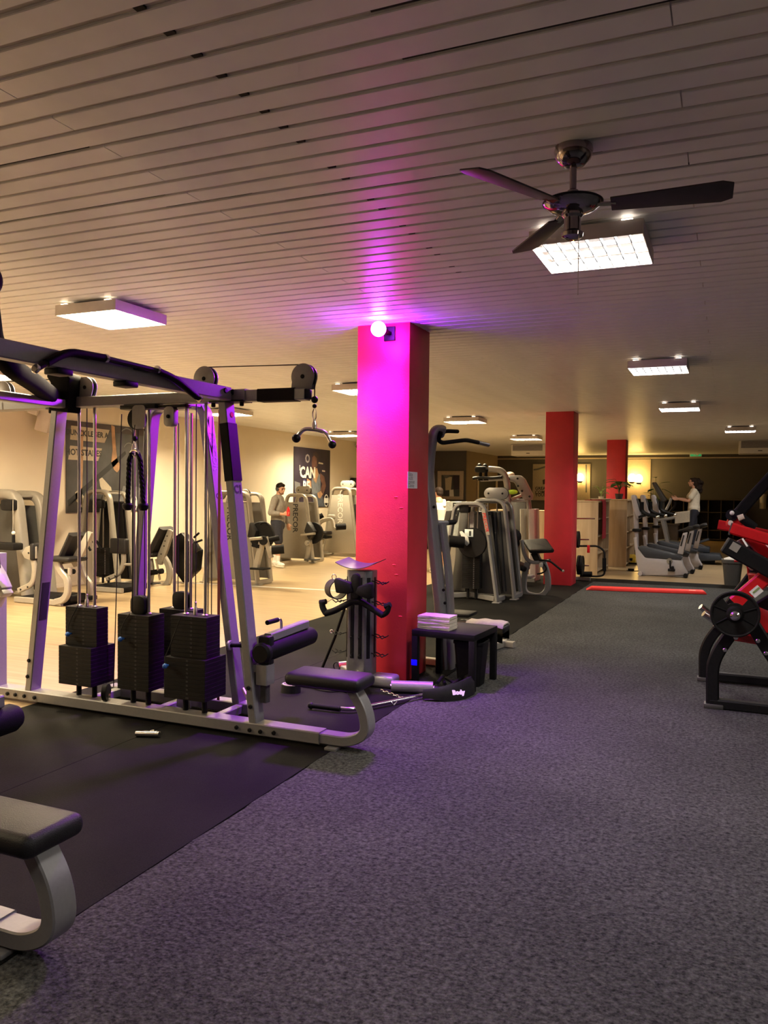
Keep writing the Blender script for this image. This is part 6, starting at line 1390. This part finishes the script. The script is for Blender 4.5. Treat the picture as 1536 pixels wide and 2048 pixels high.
# --- man in grey sweatshirt
mp = onz(556, 1134)
t = person('man in grey sweatshirt, dark shorts and headphones standing with a red bottle', tuple(mp), math.radians(12), None)
b = MB()
hips, knees, ank = [(0, -.09, .90), (-.03, .09, .90)], [(.045, -.10, .49), (-.045, .10, .49)], [(.03, -.10, .10), (-.12, .11, .10)]
legs(b, hips, knees, ank)
chain(b, [((-.01, 0, .92), .125), ((-.01, 0, 1.10), .12), ((-.005, 0, 1.28), .14), ((-.01, 0, 1.40), .11), ((.0, 0, 1.47), .058), ((.02, 0, 1.56), .055)])
S = [(-.015, -.185, 1.41), (-.015, .185, 1.41)]; E_ = [(-.075, -.265, 1.13), (.03, .245, 1.13)]; Wr = [(.165, -.19, 1.105), (.13, .225, .90)]
for q in (0, 1): arms(b, S[q], E_[q], Wr[q])
hand(b, Wr[0], (.95, .28, .12), (.15, .05, 1), .62, .9, grip=-1.0); hand(b, Wr[1], (.25, -.05, -1), (.95, .2, .2), .25, .4)
P, R = head(b, (.045, 0, 1.615), -.45, .16)
t.put('body', fuse(b, .0085, 5), 'skin'); face_bits(t, P, R)
h = MB(); ell(h, P(-.022, 0, .048), (.100, .082, .085), R); ell(h, P(-.055, 0, .00), (.062, .076, .072), R); ell(h, P(.045, 0, .088), (.05, .06, .035), R); t.put('hair', fuse(h, .008, 4, 'hair'), 'hair')
bd = MB(); ell(bd, P(.050, 0, -.082), (.040, .046, .030), R); ell(bd, P(.015, 0, -.06), (.05, .063, .04), R); t.put('beard', fuse(bd, .006, 3, 'beard'), mat('stubble', (.20, .10, .065), .7))
t.part('headband', MB().sweep([P(-.01, .088*math.cos(a), .028+.102*math.sin(a)) for a in [PI*i/14 for i in range(15)]], [(-.012, -.005), (.012, -.005), (.012, .005), (-.012, .005)], up=R @ Vector((1, 0, 0))), 'black')
for q in (-1, 1): t.part('ear_cup', MB().disc(P(-.008, q*.090, -.002), R @ Vector((0, 1, 0)), .040, .032, 18, .01), 'bluegrey')
g = MB(); chain(g, [((-.005, 0, .96), .152), ((-.005, 0, 1.10), .146), ((-.002, 0, 1.28), .162), ((-.01, 0, 1.39), .128), ((0, 0, 1.455), .075)]); ell(g, (-.02, 0, 1.36), (.10, .205, .085)); ell(g, (-.005, 0, 1.0), (.15, .175, .08)); ell(g, (0, 0, 1.2), (.135, .185, .16))
for q in (0, 1):
    w2 = Vector(E_[q]).lerp(Vector(Wr[q]), .62 if q == 0 else .9); chain(g, [(S[q], .075), (Vector(S[q]).lerp(Vector(E_[q]), .5), .070), (E_[q], .060), (w2, .046)])
t.put('sweatshirt', fuse(g, .010, 5, 'sweatshirt'), 'sweat')
g = MB(); chain(g, [((-.01, -.02, .93), .150), ((-.01, .02, .88), .150)])
for q in (0, 1): chain(g, [(hips[q], .118), (Vector(hips[q]).lerp(Vector(knees[q]), .5), .104), (Vector(hips[q]).lerp(Vector(knees[q]), .84), .096)])
t.put('shorts', fuse(g, .010, 5, 'shorts'), 'navy')
for q in (0, 1):
    so = MB(); k_, a_ = Vector(knees[q]), Vector(ank[q]); chain(so, [(a_.lerp(k_, .36), .044), (a_.lerp(k_, .16), .040), (a_, .039)]); t.part('sock', so, 'white'); shoe(t, ank[q], (-.55, -.25)[q])
bo = Vector((.265, -.155, 1.125))
bm_loc = Matrix.Rotation(math.radians(12), 3, 'Z') @ bo + mp
tb = T('drink_bottle', 'red drink bottle held in the hand of the man in grey sweatshirt', 'bottle', tuple(bm_loc), 0.0)
tb.part('body', MB().lathe([(0, -.06), (.032, -.06), (.036, -.05), (.036, .03), (.032, .045), (.036, .06), (.034, .085), (.018, .10), (0, .10)], n=20), 'hred'); tb.part('cap', MB().lathe([(.022, .098), (.022, .118), (.010, .125), (.010, .138), (0, .138)], n=14), 'hred')

# --- woman on the stepper
y = 20.2; q = W(1386, 1100, y); wz = .34
t = person('woman with dark curly ponytail and cream t-shirt stepping with her arm stretched forward', (q.x, y, wz), math.radians(186), None)
b = MB(); hips, knees, ank = [(0, .08, .86), (0, -.08, .86)], [(.06, .085, .47), (-.03, -.085, .47)], [(.0, .09, .10), (-.10, -.09, .10)]
legs(b, hips, knees, ank, .92)
chain(b, [((0, 0, .88), .12), ((0, 0, 1.05), .105), ((.0, 0, 1.22), .115), ((-.005, 0, 1.32), .09), ((.0, 0, 1.40), .048), ((.015, 0, 1.47), .046)])
S = [(.0, .155, 1.33), (.0, -.155, 1.33)]; E_ = [(.13, .19, 1.10), (.15, -.19, 1.13)]; Wr = [(.36, .13, 1.14), (.37, -.13, 1.16)]
for k in (0, 1): arms(b, S[k], E_[k], Wr[k], .82); hand(b, Wr[k], (1, -.1*(1 if k == 0 else -1), .15), (.0, -.3*(1 if k == 0 else -1), 1), .45, .7, grip=(1 if k == 0 else -1))
P, R = head(b, (.03, 0, 1.535), -.12, -.12, .95)
t.put('body', fuse(b, .0085, 5), 'skin'); face_bits(t, P, R, .95)
h = MB(); ell(h, P(-.030, 0, .040), (.095, .086, .085), R); ell(h, P(-.06, 0, -.01), (.062, .082, .08), R); ell(h, P(.03, 0, .085), (.055, .06, .03), R); rnd = random.Random(3)
for i in range(46):
    f = rnd.random(); a = rnd.random()*6.28; ell(h, P(-.145+.065*math.cos(a)*(1-.2*f)-.01*f, .07*math.sin(a), .095-.31*f), (.042, .042, .038))
t.put('hair', fuse(h, .010, 2, 'hair'), 'hair'); t.part('hair_tie', MB().tube([P(-.105+.0*math.cos(a), .03*math.cos(a), .055+.03*math.sin(a)) for a in [i*PI/8 for i in range(16)]], .008, 6, closed=True), 'black')
g = MB(); chain(g, [((.0, 0, .89), .140), ((0, 0, 1.05), .128), ((.0, 0, 1.22), .135), ((-.005, 0, 1.31), .105)]); ell(g, (0, 0, 1.28), (.09, .17, .08)); ell(g, (0, 0, .93), (.135, .165, .10))
for k in (0, 1): chain(g, [(S[k], .066), (Vector(S[k]).lerp(Vector(E_[k]), .62), .068)])
t.put('t_shirt', fuse(g, .010, 5, 't_shirt'), 'tee')
g = MB(); chain(g, [((0, -.02, .86), .125), ((0, .02, .84), .125)])
for k in (0, 1): chain(g, [(hips[k], .094), (Vector(hips[k]).lerp(Vector(knees[k]), .45), .078), (knees[k], .060), (Vector(knees[k]).lerp(Vector(ank[k]), .35), .060), (ank[k], .042)])
t.put('leggings', fuse(g, .010, 4, 'leggings'), 'navy')
for k in (0, 1): shoe(t, ank[k], 0, 'black', .95)

# --- man in white vest, seen from behind
y = 14.9; q = W(876, 1150, y)
t = person('man in white vest seen from behind, right of the nearest red pillar', (q.x, y, 0), math.radians(120), None)
b = MB(); hips, knees, ank = [(0, .09, .88), (0, -.09, .88)], [(.03, .10, .48), (.0, -.11, .48)], [(-.02, .11, .10), (-.05, -.12, .10)]
legs(b, hips, knees, ank)
chain(b, [((0, 0, .90), .125), ((0, 0, 1.08), .12), ((.01, 0, 1.25), .145), ((.01, 0, 1.37), .115), ((.03, 0, 1.43), .06), ((.05, 0, 1.50), .056)]); ell(b, (-.005, 0, 1.30), (.10, .20, .11))
S = [(.01, .19, 1.36), (.01, -.19, 1.36)]; E_ = [(.10, .26, 1.10), (.10, -.25, 1.10)]; Wr = [(.33, .16, 1.12), (.33, -.15, 1.12)]
for k in (0, 1): arms(b, S[k], E_[k], Wr[k], 1.08); hand(b, Wr[k], (1, -.25*(1 if k == 0 else -1), .1), (0, -.3*(1 if k == 0 else -1), 1), .6, .8, grip=(1 if k == 0 else -1))
P, R = head(b, (.07, 0, 1.565), .35, .12)
t.put('body', fuse(b, .0085, 5), 'skin'); face_bits(t, P, R)
h = MB(); ell(h, P(-.022, 0, .046), (.099, .080, .082), R); ell(h, P(-.055, 0, .0), (.058, .073, .065), R); t.put('hair', fuse(h, .008, 4, 'hair'), 'hair')
g = MB(); chain(g, [((0, 0, .92), .145), ((0, 0, 1.08), .138), ((.01, 0, 1.24), .158), ((.01, 0, 1.30), .14)]); ell(g, (0, 0, 1.26), (.125, .185, .10))
for s in (-1, 1): chain(g, [((-.085, s*.085, 1.33), .045), ((-.01, s*.10, 1.415), .040), ((.085, s*.08, 1.34), .045)])
t.put('vest', fuse(g, .010, 4, 'vest'), 'whitetee')
g = MB(); chain(g, [((0, -.02, .91), .148), ((0, .02, .86), .148)])
for k in (0, 1): chain(g, [(hips[k], .118), (Vector(hips[k]).lerp(Vector(knees[k]), .5), .104), (knees[k], .088)])
t.put('shorts', fuse(g, .010, 5, 'shorts'), 'navy')
for k in (0, 1): shoe(t, ank[k], 0)
